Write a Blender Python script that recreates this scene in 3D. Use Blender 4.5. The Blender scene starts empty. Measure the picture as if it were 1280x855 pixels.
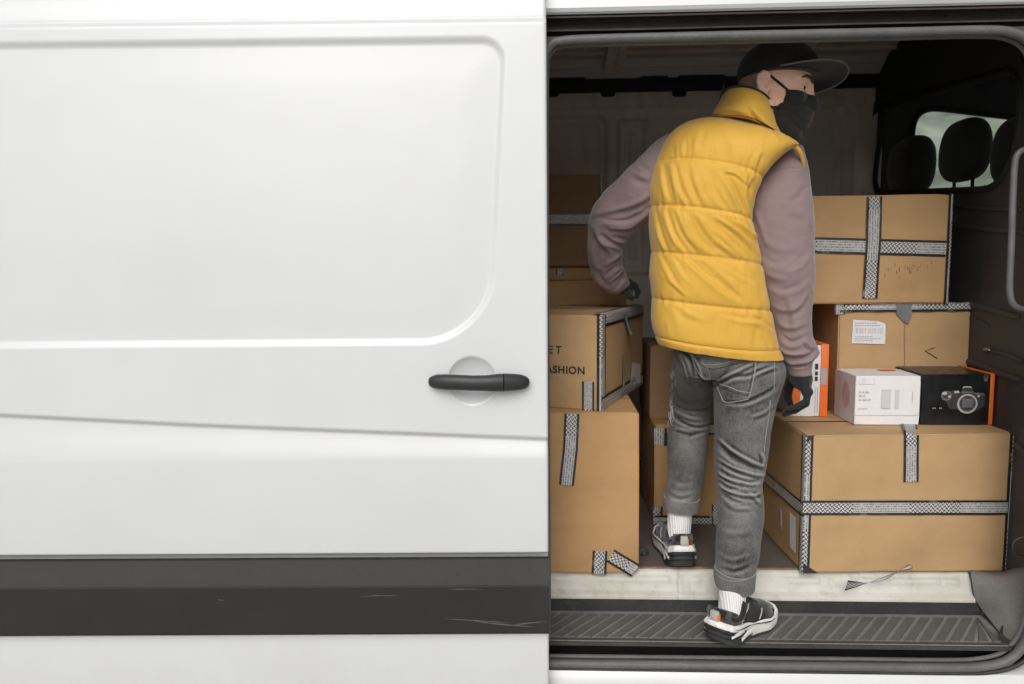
import bpy, bmesh, math, random
import numpy as np
from mathutils import Vector, Matrix, noise
from mathutils.bvhtree import BVHTree
R = math.radians
random.seed(7); rng = np.random.default_rng(7)
scene = bpy.context.scene
COL = scene.collection
# ------------------------------------------------------------------ camera frame
F = 957.0; CAM = Vector((0, 0, 1.40))
M3 = Matrix.Rotation(R(2.5), 3, 'Z') @ Matrix.Rotation(R(90 - 5.9), 3, 'X') @ Matrix.Rotation(R(-.5), 3, 'Z')
M3n = np.array(M3)
def ray(u, v): return M3 @ Vector(((u - 640) / F, -(v - 427.5) / F, -1))
def P(u, v, y):
    d = ray(u, v); return CAM + d * (y / d.y)
def PZ(u, v, z):
    d = ray(u, v); return CAM + d * ((z - CAM.z) / d.z)
def PP(u, v, p0, n):
    d = ray(u, v); return CAM + d * ((p0 - CAM).dot(n) / d.dot(n))
def proj(V):
    q = (V - np.array(CAM)) @ M3n
    return np.stack([640 + F * q[:, 0] / -q[:, 2], 427.5 - F * q[:, 1] / -q[:, 2]], 1)
PX = 1 / 437.0
# ------------------------------------------------------------------ objects
def tag(o, label=None, cat=None, group=None, kind=None):
    for k, val in (('label', label), ('category', cat), ('group', group), ('kind', kind)):
        if val: o[k] = val
    return o
def empty(name, loc=(0, 0, 0), rz=0):
    o = bpy.data.objects.new(name, None); COL.objects.link(o); o.location = loc; o.rotation_euler.z = rz
    o.empty_display_size = .1
    return o
def mk(name, verts, faces, mat, parent=None, smooth=True, uv=None, sharp=None):
    me = bpy.data.meshes.new(name)
    me.from_pydata([tuple(map(float, v)) for v in verts], [], [tuple(map(int, f)) for f in faces])
    if uv is not None:
        l = me.uv_layers.new(name='UVMap')
        idx = np.empty(len(me.loops), dtype=np.int32); me.loops.foreach_get('vertex_index', idx)
        l.data.foreach_set('uv', np.asarray(uv, dtype=np.float32)[idx].ravel())
    me.polygons.foreach_set('use_smooth', [smooth] * len(me.polygons))
    if smooth and sharp: me.set_sharp_from_angle(angle=R(sharp))
    me.materials.append(mat); me.update()
    o = bpy.data.objects.new(name, me); COL.objects.link(o)
    if parent is not None: o.parent = parent
    return o
class MB:
    def __init__(s): s.v = []; s.f = []; s.uv = []
    def add(s, v, f, uv=None):
        n = len(s.v); s.v += [tuple(p) for p in v]; s.f += [tuple(i + n for i in q) for q in f]
        s.uv += list(uv) if uv is not None else [(0, 0)] * len(v)
        return s
    def box(s, lo, hi):
        (a, b, c), (d, e, g) = lo, hi
        return s.add([(a,b,c),(d,b,c),(d,e,c),(a,e,c),(a,b,g),(d,b,g),(d,e,g),(a,e,g)],
              [(0,3,2,1),(4,5,6,7),(0,1,5,4),(1,2,6,5),(2,3,7,6),(3,0,4,7)])
    def bbox(s, lo, hi, r=.002, M=None, seg=2):
        bm = bmesh.new(); bmesh.ops.create_cube(bm, size=1)
        lo = Vector(lo); hi = Vector(hi)
        for v in bm.verts: v.co = Vector(((v.co.x+.5)*(hi.x-lo.x)+lo.x, (v.co.y+.5)*(hi.y-lo.y)+lo.y, (v.co.z+.5)*(hi.z-lo.z)+lo.z))
        bmesh.ops.bevel(bm, geom=bm.edges[:], offset=r, segments=seg, affect='EDGES', profile=.5)
        if M is not None: bm.transform(M)
        s.bm(bm); return s
    def bm(s, bm):
        bm.verts.index_update(); s.add([v.co[:] for v in bm.verts], [[v.index for v in f.verts] for f in bm.faces]); bm.free(); return s
    def sphere(s, c, r, seg=24, M=None):
        bm = bmesh.new(); bmesh.ops.create_uvsphere(bm, u_segments=seg, v_segments=seg // 2, radius=1)
        r = (r, r, r) if not hasattr(r, '__len__') else r
        for v in bm.verts:
            v.co = Vector((v.co.x * r[0], v.co.y * r[1], v.co.z * r[2]))
            if M is not None: v.co = M @ v.co
            v.co += Vector(c)
        return s.bm(bm)
    def tube(s, pts, r, seg=10, closed=False, flat=1.0, up=(0, -1, 0)):
        pts = [Vector(p) for p in pts]; n = len(pts); up = Vector(up)
        rr = r if hasattr(r, '__len__') else [r] * n
        vs = []; fs = []
        for i, p in enumerate(pts):
            a = pts[(i - 1) % n] if (closed or i > 0) else p; b = pts[(i + 1) % n] if (closed or i < n - 1) else p
            t = (b - a).normalized(); s1 = t.cross(up)
            if s1.length < 1e-4: s1 = t.cross(Vector((1, 0, .01)))
            s1.normalize(); s2 = s1.cross(t)
            for k in range(seg):
                an = 2 * math.pi * k / seg
                vs.append(p + s1 * math.cos(an) * rr[i] + s2 * math.sin(an) * rr[i] * flat)
        m = n if closed else n - 1
        for i in range(m):
            for k in range(seg):
                a = i * seg + k; b = i * seg + (k + 1) % seg; c = ((i + 1) % n) * seg + (k + 1) % seg; d = ((i + 1) % n) * seg + k
                fs.append((a, b, c, d))
        if not closed:
            fs.append(tuple(range(seg))[::-1]); fs.append(tuple(range((n - 1) * seg, n * seg)))
        return s.add(vs, fs)
    def build(s, name, mat, parent=None, smooth=True, sharp=40): return mk(name, s.v, s.f, mat, parent, smooth, s.uv, sharp)
def grid_faces(nr, nc, wrap=False, off=0):
    f = []
    for i in range(nr - 1):
        for j in range(nc if wrap else nc - 1):
            k = (j + 1) % nc
            f.append((off + i*nc + j, off + i*nc + k, off + (i+1)*nc + k, off + (i+1)*nc + j))
    return f
def spline(keys, n):
    """Catmull-Rom resample of (k, m) rows to n rows"""
    K = np.asarray(keys, float); k = len(K); t = np.linspace(0, k - 1, n)
    i = np.clip(t.astype(int), 0, k - 2); f = (t - i)[:, None]
    p0 = K[np.clip(i - 1, 0, k-1)]; p1 = K[i]; p2 = K[i + 1]; p3 = K[np.clip(i + 2, 0, k-1)]
    return .5 * ((2*p1) + (p2 - p0)*f + (2*p0 - 5*p1 + 4*p2 - p3)*f*f + (3*p1 - p0 - 3*p2 + p3)*f**3)
def sspline(pts, n): return [Vector(p) for p in spline([tuple(p) for p in pts], n)]
def pxloft(keys, nr, ns, ex=2.3, cap=True):
    """rings between a left and a right outline; keys (ul, vl, ur, vr, Y, halfdepth[, bow px])"""
    keys = [tuple(k) + ((0,) if len(k) == 6 else ()) for k in keys]
    K = spline(keys, nr); V = []; T = []
    for i, (ul, vl, ur, vr, y, D, bow) in enumerate(K):
        A = P(ul, vl, y); B = P(ur, vr, y); C = (A + B) / 2; E = (B - A) / 2
        for j in range(ns):
            a = 2 * math.pi * j / ns; c = math.cos(a); s_ = math.sin(a)
            c2 = math.copysign(abs(c) ** (2/ex), c); s2 = math.copysign(abs(s_) ** (2/ex), s_)
            V.append(C + E * c2 + Vector((0, D * s2, -bow * PX * (1 - c2*c2)))); T.append(i / (nr - 1) * (len(keys) - 1))
    f = grid_faces(nr, ns, True)
    if cap:
        for r in (0, nr - 1):
            c = len(V); V.append(sum(V[r*ns:(r+1)*ns], Vector()) / ns); T.append(T[r*ns])
            f += [(c, r*ns + (j+1) % ns, r*ns + j) if r == 0 else (c, r*ns + j, r*ns + (j+1) % ns) for j in range(ns)]
    return np.array([v[:] for v in V]), f, np.array(T)
def fix_normals(o):
    bm = bmesh.new(); bm.from_mesh(o.data); bmesh.ops.recalc_face_normals(bm, faces=bm.faces); bm.to_mesh(o.data); bm.free(); o.data.update(); return o
def vnormals(me):
    n = np.empty(len(me.vertices) * 3, dtype=np.float32); me.vertex_normals.foreach_get('vector', n); return n.reshape(-1, 3)
def getV(me):
    a = np.empty(len(me.vertices) * 3, dtype=np.float32); me.vertices.foreach_get('co', a); return a.reshape(-1, 3).astype(float)
def setV(me, V): me.vertices.foreach_set('co', V.astype(np.float32).ravel()); me.update()
def remeshed(o, voxel, smooth_it=6):
    m = o.modifiers.new('r', 'REMESH'); m.mode = 'VOXEL'; m.voxel_size = voxel
    if smooth_it:
        s = o.modifiers.new('s', 'SMOOTH'); s.iterations = smooth_it; s.factor = .5
    return bake(o)
def bake(o):
    dg = bpy.context.evaluated_depsgraph_get(); dg.update()
    me = bpy.data.meshes.new_from_object(o.evaluated_get(dg)); old = o.data; mats = [m for m in old.materials]
    o.modifiers.clear(); o.data = me; me.name = o.name
    me.materials.clear()
    for m in mats: me.materials.append(m)
    me.polygons.foreach_set('use_smooth', [True] * len(me.polygons)); bpy.data.meshes.remove(old)
    return o
def foldfield(uv, folds):
    out = np.zeros(len(uv))
    for pts, w, A in folds:
        pts = spline(pts, max(8, 6 * len(pts))) if len(pts) > 2 else np.linspace(pts[0], pts[1], 8)
        best = np.full(len(uv), 1e9); sg = np.zeros(len(uv)); al = np.zeros(len(uv))
        bb = (uv[:, 0] > pts[:, 0].min() - 5*w) & (uv[:, 0] < pts[:, 0].max() + 5*w) & (uv[:, 1] > pts[:, 1].min() - 5*w) & (uv[:, 1] < pts[:, 1].max() + 5*w)
        q = uv[bb]; 
        if not len(q): continue
        b = best[bb]; s = sg[bb]; l = al[bb]; n = len(pts) - 1
        for i in range(n):
            a = pts[i]; d = pts[i+1] - a; L = d @ d + 1e-9
            t = np.clip(((q - a) @ d) / L, 0, 1); r = q - a - t[:, None] * d; dist = np.hypot(r[:, 0], r[:, 1])
            cr = d[0] * r[:, 1] - d[1] * r[:, 0]; m = dist < b
            b[m] = dist[m]; s[m] = np.sign(cr[m]) * dist[m]; l[m] = (i + t[m]) / n
        taper = np.clip(np.sin(np.pi * np.clip(l, 0.02, .98)), 0, 1) ** .6
        out[bb] += A * taper * (np.exp(-(s / w)**2) - .8 * np.exp(-((s - 1.7*w) / (1.2*w))**2))
    return out
def displace_folds(o, folds, side=True, extra=None):
    me = o.data; V = getV(me); N = vnormals(me).astype(float); uv = proj(V)
    d = foldfield(uv, folds)
    if side: d *= np.clip(-N[:, 1] * 2.0, 0, 1)
    if extra is not None: d = d + extra(V, N, uv)
    setV(me, V + N * d[:, None]); return o
def nz(V, sc, oct=2, off=0):
    return np.array([noise.fractal(Vector(p) * sc + Vector((off, off*1.7, 0)), 1.0, 2.0, oct) for p in V])
def bvh(o):
    me = o.data; return BVHTree.FromPolygons([v.co[:] for v in me.vertices], [p.vertices[:] for p in me.polygons])
def onto(tree, pts, lift=.0012, n=None):
    """points where lines of sight meet a surface, lifted off it"""
    if n: pts = spline(pts, n)
    out = []
    for p in pts:
        d = ray(p[0], p[1]).normalized(); h = tree.ray_cast(CAM, d)
        if h[0] is not None:
            nn = h[1] if h[1].dot(d) < 0 else -h[1]
            out.append(h[0] + nn * lift)
    return out
# ------------------------------------------------------------------ distance fields
class Field:
    def __init__(s, xs, ys, zs):
        s.ax = [np.asarray(a, float) for a in (xs, ys, zs)]; s.f = np.full([len(a) for a in s.ax], 1.0)
    def sub(s, lo, hi):
        sl = tuple(slice(max(0, np.searchsorted(a, l) - 1), min(len(a), np.searchsorted(a, h) + 1)) for a, l, h in zip(s.ax, lo, hi))
        g = np.meshgrid(*[a[x] for a, x in zip(s.ax, sl)], indexing='ij')
        return sl, np.stack(g, -1)
    def put(s, fn, lo, hi, k=.01, mode='u'):
        m = 3 * k + .02
        sl, X = s.sub(np.array(lo) - m, np.array(hi) + m)
        if X.size == 0: return
        d = fn(X); a = s.f[sl]
        if mode == 'u':
            h = np.clip(.5 + .5 * (a - d) / k, 0, 1); s.f[sl] = a * (1 - h) + d * h - k * h * (1 - h)
        else:
            d = -d; h = np.clip(.5 - .5 * (a - d) / k, 0, 1); s.f[sl] = a * (1 - h) + d * h + k * h * (1 - h)
    def cone(s, a, b, r1, r2, k=.01, mode='u'):
        a = np.array(a, float); b = np.array(b, float); r = max(r1, r2)
        def fn(X):
            ba = b - a; t = np.clip(((X - a) @ ba) / (ba @ ba + 1e-12), 0, 1)
            return np.linalg.norm(X - a - t[..., None] * ba, axis=-1) - (r1 + (r2 - r1) * t)
        s.put(fn, np.minimum(a, b) - r, np.maximum(a, b) + r, k, mode)
    def ell(s, c, r, A=None, k=.01, mode='u'):
        c = np.array(c, float); r = np.array(r, float); A = np.eye(3) if A is None else np.array(A, float)  # rows = axes
        def fn(X):
            q = (X - c) @ A.T; k0 = np.linalg.norm(q / r, axis=-1); k1 = np.linalg.norm(q / (r*r), axis=-1)
            return k0 * (k0 - 1) / (k1 + 1e-9)
        s.put(fn, c - r.max(), c + r.max(), k, mode)
    def mesh(s):
        f = s.f; ins = f < 0; nx, ny, nz_ = f.shape
        C = np.meshgrid(*s.ax, indexing='ij')
        acc = np.zeros((nx-1, ny-1, nz_-1, 3)); cnt = np.zeros((nx-1, ny-1, nz_-1))
        def S(o, arr): return arr[o[0]:nx-1+o[0], o[1]:ny-1+o[1], o[2]:nz_-1+o[2]]
        for axis in range(3):
            others = [i for i in range(3) if i != axis]
            for p in (0, 1):
                for q in (0, 1):
                    o0 = [0, 0, 0]; o0[others[0]] = p; o0[others[1]] = q; o1 = list(o0); o1[axis] = 1
                    f0 = S(o0, f); f1 = S(o1, f); m = (f0 < 0) != (f1 < 0)
                    if not m.any(): continue
                    t = f0[m] / (f0[m] - f1[m])
                    for d in range(3):
                        c0 = S(o0, C[d])[m]; c1 = S(o1, C[d])[m]; acc[..., d][m] += c0 + t * (c1 - c0)
                    cnt[m] += 1
        act = cnt > 0; idx = np.full(cnt.shape, -1); idx[act] = np.arange(act.sum())
        V = acc[act] / cnt[act][:, None]; faces = []
        for axis in range(3):
            a, b = [(1, 2), (2, 0), (0, 1)][axis]
            sh = [slice(None)] * 3; sh2 = [slice(None)] * 3; sh[axis] = slice(0, -1); sh2[axis] = slice(1, None)
            f0 = ins[tuple(sh)]; f1 = ins[tuple(sh2)]
            ii = np.argwhere(f0 != f1)
            lim = np.array(cnt.shape)
            ok = (ii[:, a] > 0) & (ii[:, b] > 0) & (ii[:, a] < lim[a]) & (ii[:, b] < lim[b]) & (ii[:, axis] < lim[axis])
            ii = ii[ok]
            def at(da, db):
                j = ii.copy(); j[:, a] -= da; j[:, b] -= db; return idx[j[:, 0], j[:, 1], j[:, 2]]
            q = np.stack([at(0, 0), at(1, 0), at(1, 1), at(0, 1)], 1)
            fl = f0[ii[:, 0], ii[:, 1], ii[:, 2]]
            q[~fl] = q[~fl][:, ::-1]; faces.append(q)
        faces = np.concatenate(faces); return V, faces[(faces >= 0).all(1)]
    def build(s, name, mat, parent=None, sm=2):
        V, f = s.mesh(); o = mk(name, V, f, mat, parent)
        if sm:
            m = o.modifiers.new('s', 'SMOOTH'); m.iterations = sm; m.factor = .5; bake(o)
        return fix_normals(o)
def axis(lo, hi, flo, fhi, fine, coarse):
    a = list(np.arange(lo, flo, coarse)) + list(np.arange(flo, fhi, fine)) + list(np.arange(fhi, hi + coarse, coarse)); return np.array(a)
# ------------------------------------------------------------------ materials
class NT:
    def __init__(s, name):
        s.m = bpy.data.materials.new(name); s.m.use_nodes = True; s.t = s.m.node_tree; s.n = s.t.nodes; s.b = s.n['Principled BSDF']
    def node(s, typ, **kw):
        n = s.n.new(typ)
        for k, v in kw.items():
            if k in n.inputs: s.set(n.inputs[k], v)
            else: setattr(n, k, v)
        return n
    def set(s, sock, v):
        if isinstance(v, bpy.types.NodeSocket): s.t.links.new(v, sock)
        elif hasattr(sock.default_value, '__len__') and hasattr(v, '__len__') and len(v) == 3 and len(sock.default_value) == 4: sock.default_value = (*v, 1)
        else: sock.default_value = v
    def math(s, op, a, b=0, c=None):
        n = s.n.new('ShaderNodeMath'); n.operation = op; s.set(n.inputs[0], a); s.set(n.inputs[1], b)
        if c is not None: s.set(n.inputs[2], c)
        return n.outputs[0]
    def mix(s, f, a, b, mode='MIX'):
        n = s.n.new('ShaderNodeMix'); n.data_type = 'RGBA'; n.blend_type = mode
        s.set(n.inputs[0], f); s.set(n.inputs[6], a); s.set(n.inputs[7], b); return n.outputs[2]
    def coord(s, which='Object', scale=(1, 1, 1), rot=(0, 0, 0)):
        c = s.n.new('ShaderNodeTexCoord'); m = s.n.new('ShaderNodeMapping'); s.t.links.new(c.outputs[which], m.inputs[0])
        m.inputs['Scale'].default_value = scale; m.inputs['Rotation'].default_value = rot; return m.outputs[0]
    def noise(s, co, scale, detail=4, rough=.55, dist=0):
        n = s.node('ShaderNodeTexNoise', Scale=scale, Detail=detail, Roughness=rough, Distortion=dist); s.set(n.inputs['Vector'], co); return n.outputs['Fac']
    def ramp(s, f, stops):
        n = s.n.new('ShaderNodeValToRGB'); s.set(n.inputs[0], f); e = n.color_ramp.elements
        while len(e) < len(stops): e.new(.5)
        for el, (p, c) in zip(e, stops): el.position = p; el.color = (c, c, c, 1) if not hasattr(c, '__len__') else (*c, 1)
        return n.outputs[0]
    def bump(s, h, strength=.3, dist=.002, nrm=None):
        n = s.node('ShaderNodeBump', Strength=strength, Distance=dist); s.set(n.inputs['Height'], h)
        if nrm is not None: s.set(n.inputs['Normal'], nrm)
        s.set(s.b.inputs['Normal'], n.outputs[0]); return n.outputs[0]
    def p(s, **kw):
        for k, v in kw.items(): s.set(s.b.inputs[k.replace('_', ' ')], v)
        return s
def simple(name, col, rough=.5, metal=0, var=.15, scale=30, bump=.15, bscale=200, bdist=.001, coat=0, sheen=0):
    t = NT(name); co = t.coord(); n = t.noise(co, scale, 5)
    c = t.mix(t.ramp(n, [(.3, 0), (.7, 1)]), tuple(x * (1 - var) for x in col), tuple(min(1, x * (1 + var)) for x in col))
    t.p(Base_Color=c, Metallic=metal, Coat_Weight=coat, Sheen_Weight=sheen)
    r = t.math('MULTIPLY_ADD', n, .2, rough - .1); t.p(Roughness=r)
    if bump: t.bump(t.noise(co, bscale, 3), bump, bdist)
    return t.m
M = {}
def mat_paint():
    t = NT('white van paint'); co = t.coord()
    d = t.noise(co, 3.0, 6, .6); big = t.noise(co, 1.1, 2)
    c = t.mix(t.ramp(d, [(.42, 0), (.8, 1)]), (.63, .645, .66), (.605, .617, .625))
    z = t.node('ShaderNodeSeparateXYZ', Vector=t.coord()).outputs['Z']
    low = t.math('MULTIPLY', t.ramp(t.math('MULTIPLY_ADD', z, -2.2, 1.15), [(.0, 0), (1, 1)]), t.ramp(t.noise(co, 9, 6, .7), [(.35, .1), (.8, 1)]))
    c = t.mix(t.math('MULTIPLY', low, .45), c, (.42, .40, .34))
    t.p(Base_Color=c, Roughness=t.math('MULTIPLY_ADD', d, .06, .34), Coat_Weight=.45, Coat_Roughness=.14)
    t.bump(t.noise(co, 2.2, 2), .06, .01); return t.m
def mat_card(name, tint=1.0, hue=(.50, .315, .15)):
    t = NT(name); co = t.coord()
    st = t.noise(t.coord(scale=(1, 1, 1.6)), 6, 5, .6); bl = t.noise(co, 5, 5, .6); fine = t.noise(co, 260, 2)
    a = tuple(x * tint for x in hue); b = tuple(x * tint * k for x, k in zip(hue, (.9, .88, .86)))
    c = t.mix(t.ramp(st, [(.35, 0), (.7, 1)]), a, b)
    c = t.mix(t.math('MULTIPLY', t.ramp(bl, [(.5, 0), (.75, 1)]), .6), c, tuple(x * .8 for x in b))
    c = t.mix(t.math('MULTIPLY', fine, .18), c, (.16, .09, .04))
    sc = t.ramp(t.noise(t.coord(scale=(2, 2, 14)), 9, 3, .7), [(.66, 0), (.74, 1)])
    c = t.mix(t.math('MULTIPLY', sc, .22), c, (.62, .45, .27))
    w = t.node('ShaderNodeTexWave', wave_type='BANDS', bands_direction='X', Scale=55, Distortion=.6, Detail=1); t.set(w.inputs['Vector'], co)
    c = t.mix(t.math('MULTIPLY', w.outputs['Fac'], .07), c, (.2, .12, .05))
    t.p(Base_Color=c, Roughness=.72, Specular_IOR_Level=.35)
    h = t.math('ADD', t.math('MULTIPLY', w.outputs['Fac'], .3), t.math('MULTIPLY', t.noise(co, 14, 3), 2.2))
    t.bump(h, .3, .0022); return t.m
def mat_tape():
    t = NT('printed packing tape'); uvn = t.node('ShaderNodeUVMap').outputs[0]
    s = t.node('ShaderNodeSeparateXYZ', Vector=uvn); x = s.outputs['X']; y = s.outputs['Y']
    edge = t.math('GREATER_THAN', t.math('ABSOLUTE', t.math('SUBTRACT', y, .5)), .345)
    yy = t.math('MULTIPLY', y, .046)
    k = 78.0
    a = t.math('FRACT', t.math('MULTIPLY', t.math('ADD', x, yy), k)); b = t.math('FRACT', t.math('MULTIPLY', t.math('SUBTRACT', x, yy), k))
    la = t.math('LESS_THAN', t.math('ABSOLUTE', t.math('SUBTRACT', a, .5)), .29); lb = t.math('LESS_THAN', t.math('ABSOLUTE', t.math('SUBTRACT', b, .5)), .29)
    fl = t.math('ADD', t.math('FLOOR', t.math('MULTIPLY', t.math('ADD', x, yy), k)), t.math('FLOOR', t.math('MULTIPLY', t.math('SUBTRACT', x, yy), k)))
    chk = t.math('LESS_THAN', t.math('ABSOLUTE', t.math('MODULO', fl, 2)), .5)
    weave = t.math('ADD', t.math('MULTIPLY', la, chk), t.math('MULTIPLY', lb, t.math('SUBTRACT', 1, chk)))
    wc = t.mix(t.math('MINIMUM', weave, 1), (.01, .01, .011), (.52, .50, .48))
    # lines of small print
    row = t.math('FRACT', t.math('MULTIPLY', y, 6.0)); rowon = t.math('MULTIPLY', t.math('GREATER_THAN', row, .3), t.math('LESS_THAN', row, .72))
    nn = t.node('ShaderNodeTexNoise', Scale=1.0, Detail=1); 
    cv = t.node('ShaderNodeCombineXYZ', X=t.math('MULTIPLY', x, 330), Y=t.math('MULTIPLY', t.math('FLOOR', t.math('MULTIPLY', y, 6)), 17.3)); t.set(nn.inputs['Vector'], cv.outputs[0])
    ink = t.math('MULTIPLY', rowon, t.math('GREATER_THAN', nn.outputs['Fac'], .47))
    tc = t.mix(t.math('MULTIPLY', ink, .75), (.43, .42, .41), (.03, .03, .03))
    seg = t.math('GREATER_THAN', t.math('FRACT', t.math('MULTIPLY', x, 1 / .305)), .475)
    c = t.mix(seg, wc, tc); c = t.mix(edge, c, (.015, .015, .016))
    co = t.coord(); wr = t.noise(co, 60, 4)
    gl = t.ramp(t.noise(co, 16, 3), [(.62, 0), (.72, 1)])
    c = t.mix(t.math('MULTIPLY', gl, .3), c, (.55, .52, .48))  # pale patches put glare into the tape colour
    t.p(Base_Color=c, Roughness=.38, Specular_IOR_Level=.6); t.bump(t.math('ADD', wr, t.math('MULTIPLY', t.noise(co, 22, 3), 1.5)), .6, .004); return t.m
def mat_denim(name, lo, hi):
    t = NT(name); co = t.coord()
    f1 = t.noise(t.coord(scale=(1, 1, .12)), 900, 2); f2 = t.noise(t.coord(scale=(.3, .3, 1)), 650, 2); big = t.noise(co, 7, 4, .6)
    g = t.node('ShaderNodeNewGeometry')
    pt = t.ramp(g.outputs['Pointiness'], [(.47, 0), (.56, 1)])
    f = t.math('ADD', t.math('MULTIPLY', f1, .42), t.math('MULTIPLY', f2, .25)); f = t.math('ADD', f, t.math('MULTIPLY', big, .55))
    f = t.math('ADD', f, t.math('MULTIPLY_ADD', pt, .5, -.25))  # ridges worn pale, creases darkened; also stands in for highlights on the folds
    c = t.mix(t.ramp(f, [(.36, 0), (.86, 1)]), lo, hi)
    t.p(Base_Color=c, Roughness=.85, Specular_IOR_Level=.2, Sheen_Weight=.15); t.bump(t.math('ADD', f1, f2), .35, .0012); return t.m
def mat_cloth(name, a, b, fs=420, rough=.85, bump=.3, sheen=.3, spec=.25, wr=0):
    t = NT(name); co = t.coord(); n = t.noise(co, 6, 4, .6); fi = t.noise(co, fs, 2)
    c = t.mix(t.ramp(n, [(.3, 0), (.7, 1)]), a, b); c = t.mix(t.math('MULTIPLY', fi, .25), c, tuple(x * .55 for x in a))
    t.p(Base_Color=c, Roughness=rough, Sheen_Weight=sheen, Specular_IOR_Level=spec)
    h = fi if not wr else t.math('ADD', t.math('MULTIPLY', fi, .25), t.math('MULTIPLY', t.noise(t.coord(scale=(1.6, 1, .55), rot=(0, R(25), 0)), 34, 4, .55, .6), wr))
    t.bump(h, bump, .0015); return t.m
def mat_rib(name, col, axis_, k, lo=.6, rough=.9):
    t = NT(name); co = t.coord(); w = t.node('ShaderNodeTexWave', wave_type='BANDS', bands_direction=axis_, Scale=k, Distortion=.3, Detail=1); t.set(w.inputs['Vector'], co)
    t.p(Base_Color=t.mix(w.outputs['Fac'], tuple(x * lo for x in col), col), Roughness=rough, Sheen_Weight=.2); t.bump(w.outputs['Fac'], .6, .002); return t.m
def mat_skin():
    t = NT('skin'); co = t.coord(); n = t.noise(co, 28, 4); fi = t.noise(co, 500, 2)
    c = t.mix(t.ramp(n, [(.35, 0), (.7, 1)]), (.86, .56, .42), (.78, .46, .34)); c = t.mix(t.math('MULTIPLY', fi, .15), c, (.55, .3, .2))
    t.p(Base_Color=c, Roughness=.5, Subsurface_Weight=.15, Subsurface_Radius=(.008, .003, .0015), Subsurface_Scale=1.0, Specular_IOR_Level=.4); t.bump(fi, .15, .0006); return t.m
def mat_inner(name, a, b, rough=.55):
    t = NT(name); co = t.coord(); d = t.noise(co, 4, 6, .65); s2 = t.noise(t.coord(scale=(1, 1, .25)), 22, 4)
    c = t.mix(t.ramp(d, [(.35, 0), (.7, 1)]), a, b); c = t.mix(t.math('MULTIPLY', t.ramp(s2, [(.55, 0), (.7, 1)]), .35), c, tuple(x * .55 for x in a))
    sc = t.ramp(t.noise(t.coord(scale=(5, 5, 60), rot=(0, R(12), 0)), 3, 3, .7), [(.68, 0), (.72, 1)])
    c = t.mix(t.math('MULTIPLY', sc, .25), c, tuple(min(1, x * 1.9 + .02) for x in a))
    t.p(Base_Color=c, Roughness=t.math('MULTIPLY_ADD', d, .25, rough - .1)); t.bump(t.noise(co, 18, 3), .15, .004); return t.m
def mat_dusty(name, dark, dust, amt=.5, rough=.6):
    t = NT(name); co = t.coord(); d = t.noise(co, 9, 6, .7); fi = t.noise(co, 130, 4, .7); st = t.noise(t.coord(scale=(2, 30, 30)), 3, 4, .7)
    g = t.node('ShaderNodeNewGeometry'); pt = t.ramp(g.outputs['Pointiness'], [(.5, 0), (.62, 1)])
    m = t.math('MULTIPLY', t.ramp(d, [(.3, .2), (.75, 1)]), t.ramp(fi, [(.3, .3), (.75, 1)]))
    m = t.math('ADD', t.math('MULTIPLY', m, amt), t.math('MULTIPLY', t.ramp(st, [(.62, 0), (.72, 1)]), amt * .4)); m = t.math('MINIMUM', t.math('ADD', m, t.math('MULTIPLY', pt, .25)), 1)
    t.p(Base_Color=t.mix(m, dark, dust), Roughness=t.math('MULTIPLY_ADD', fi, .3, rough - .15), Specular_IOR_Level=.3); t.bump(fi, .25, .0012); return t.m
M['paint'] = mat_paint()
M['card'] = [mat_card('kraft cardboard', 1), mat_card('kraft cardboard warm', .97, (.51, .305, .14)), mat_card('kraft cardboard dull and shaded', .62, (.46, .28, .14)), mat_card('kraft cardboard pale', 1.0, (.51, .33, .165))]  # darkest variant has shade put into its colour; also serves print and joint
M['tape'] = mat_tape()
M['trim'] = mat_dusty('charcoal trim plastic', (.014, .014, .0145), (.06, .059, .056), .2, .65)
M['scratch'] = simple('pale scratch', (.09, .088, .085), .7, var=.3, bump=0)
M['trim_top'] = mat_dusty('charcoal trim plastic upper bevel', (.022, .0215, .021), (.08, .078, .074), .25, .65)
M['handle'] = simple('door handle plastic', (.024, .024, .0245), .45, var=.1, bump=.1, bscale=500)
M['rubber'] = mat_dusty('rubber seal', (.02, .02, .021), (.13, .127, .12), .45, .55)
M['gasket'] = mat_dusty('grey door gasket', (.085, .085, .085), (.24, .235, .225), .6, .45)
M['tread'] = mat_dusty('step plastic', (.045, .045, .046), (.17, .165, .155), .7, .65)
M['treadgroove'] = mat_dusty('step groove dust', (.11, .108, .104), (.30, .292, .278), .9, .8)
M['track'] = mat_dusty('dark door channel', (.03, .026, .026), (.13, .11, .105), .5, .42)
M['black'] = mat_dusty('black cavity plastic', (.01, .01, .011), (.05, .05, .05), .3, .7)
M['wall'] = mat_inner('grimy inner panel', (.70, .63, .55), (.80, .74, .66))
M['roofin'] = mat_inner('inner roof steel', (.50, .45, .41), (.58, .53, .48))
M['bulk'] = mat_inner('charcoal bulkhead', (.035, .031, .034), (.055, .05, .054), .5)
M['dark'] = simple('near black lining', (.012, .012, .013), .8, var=.3)
M['seat'] = mat_cloth('dark seat fabric', (.035, .035, .035), (.05, .05, .05))
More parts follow.
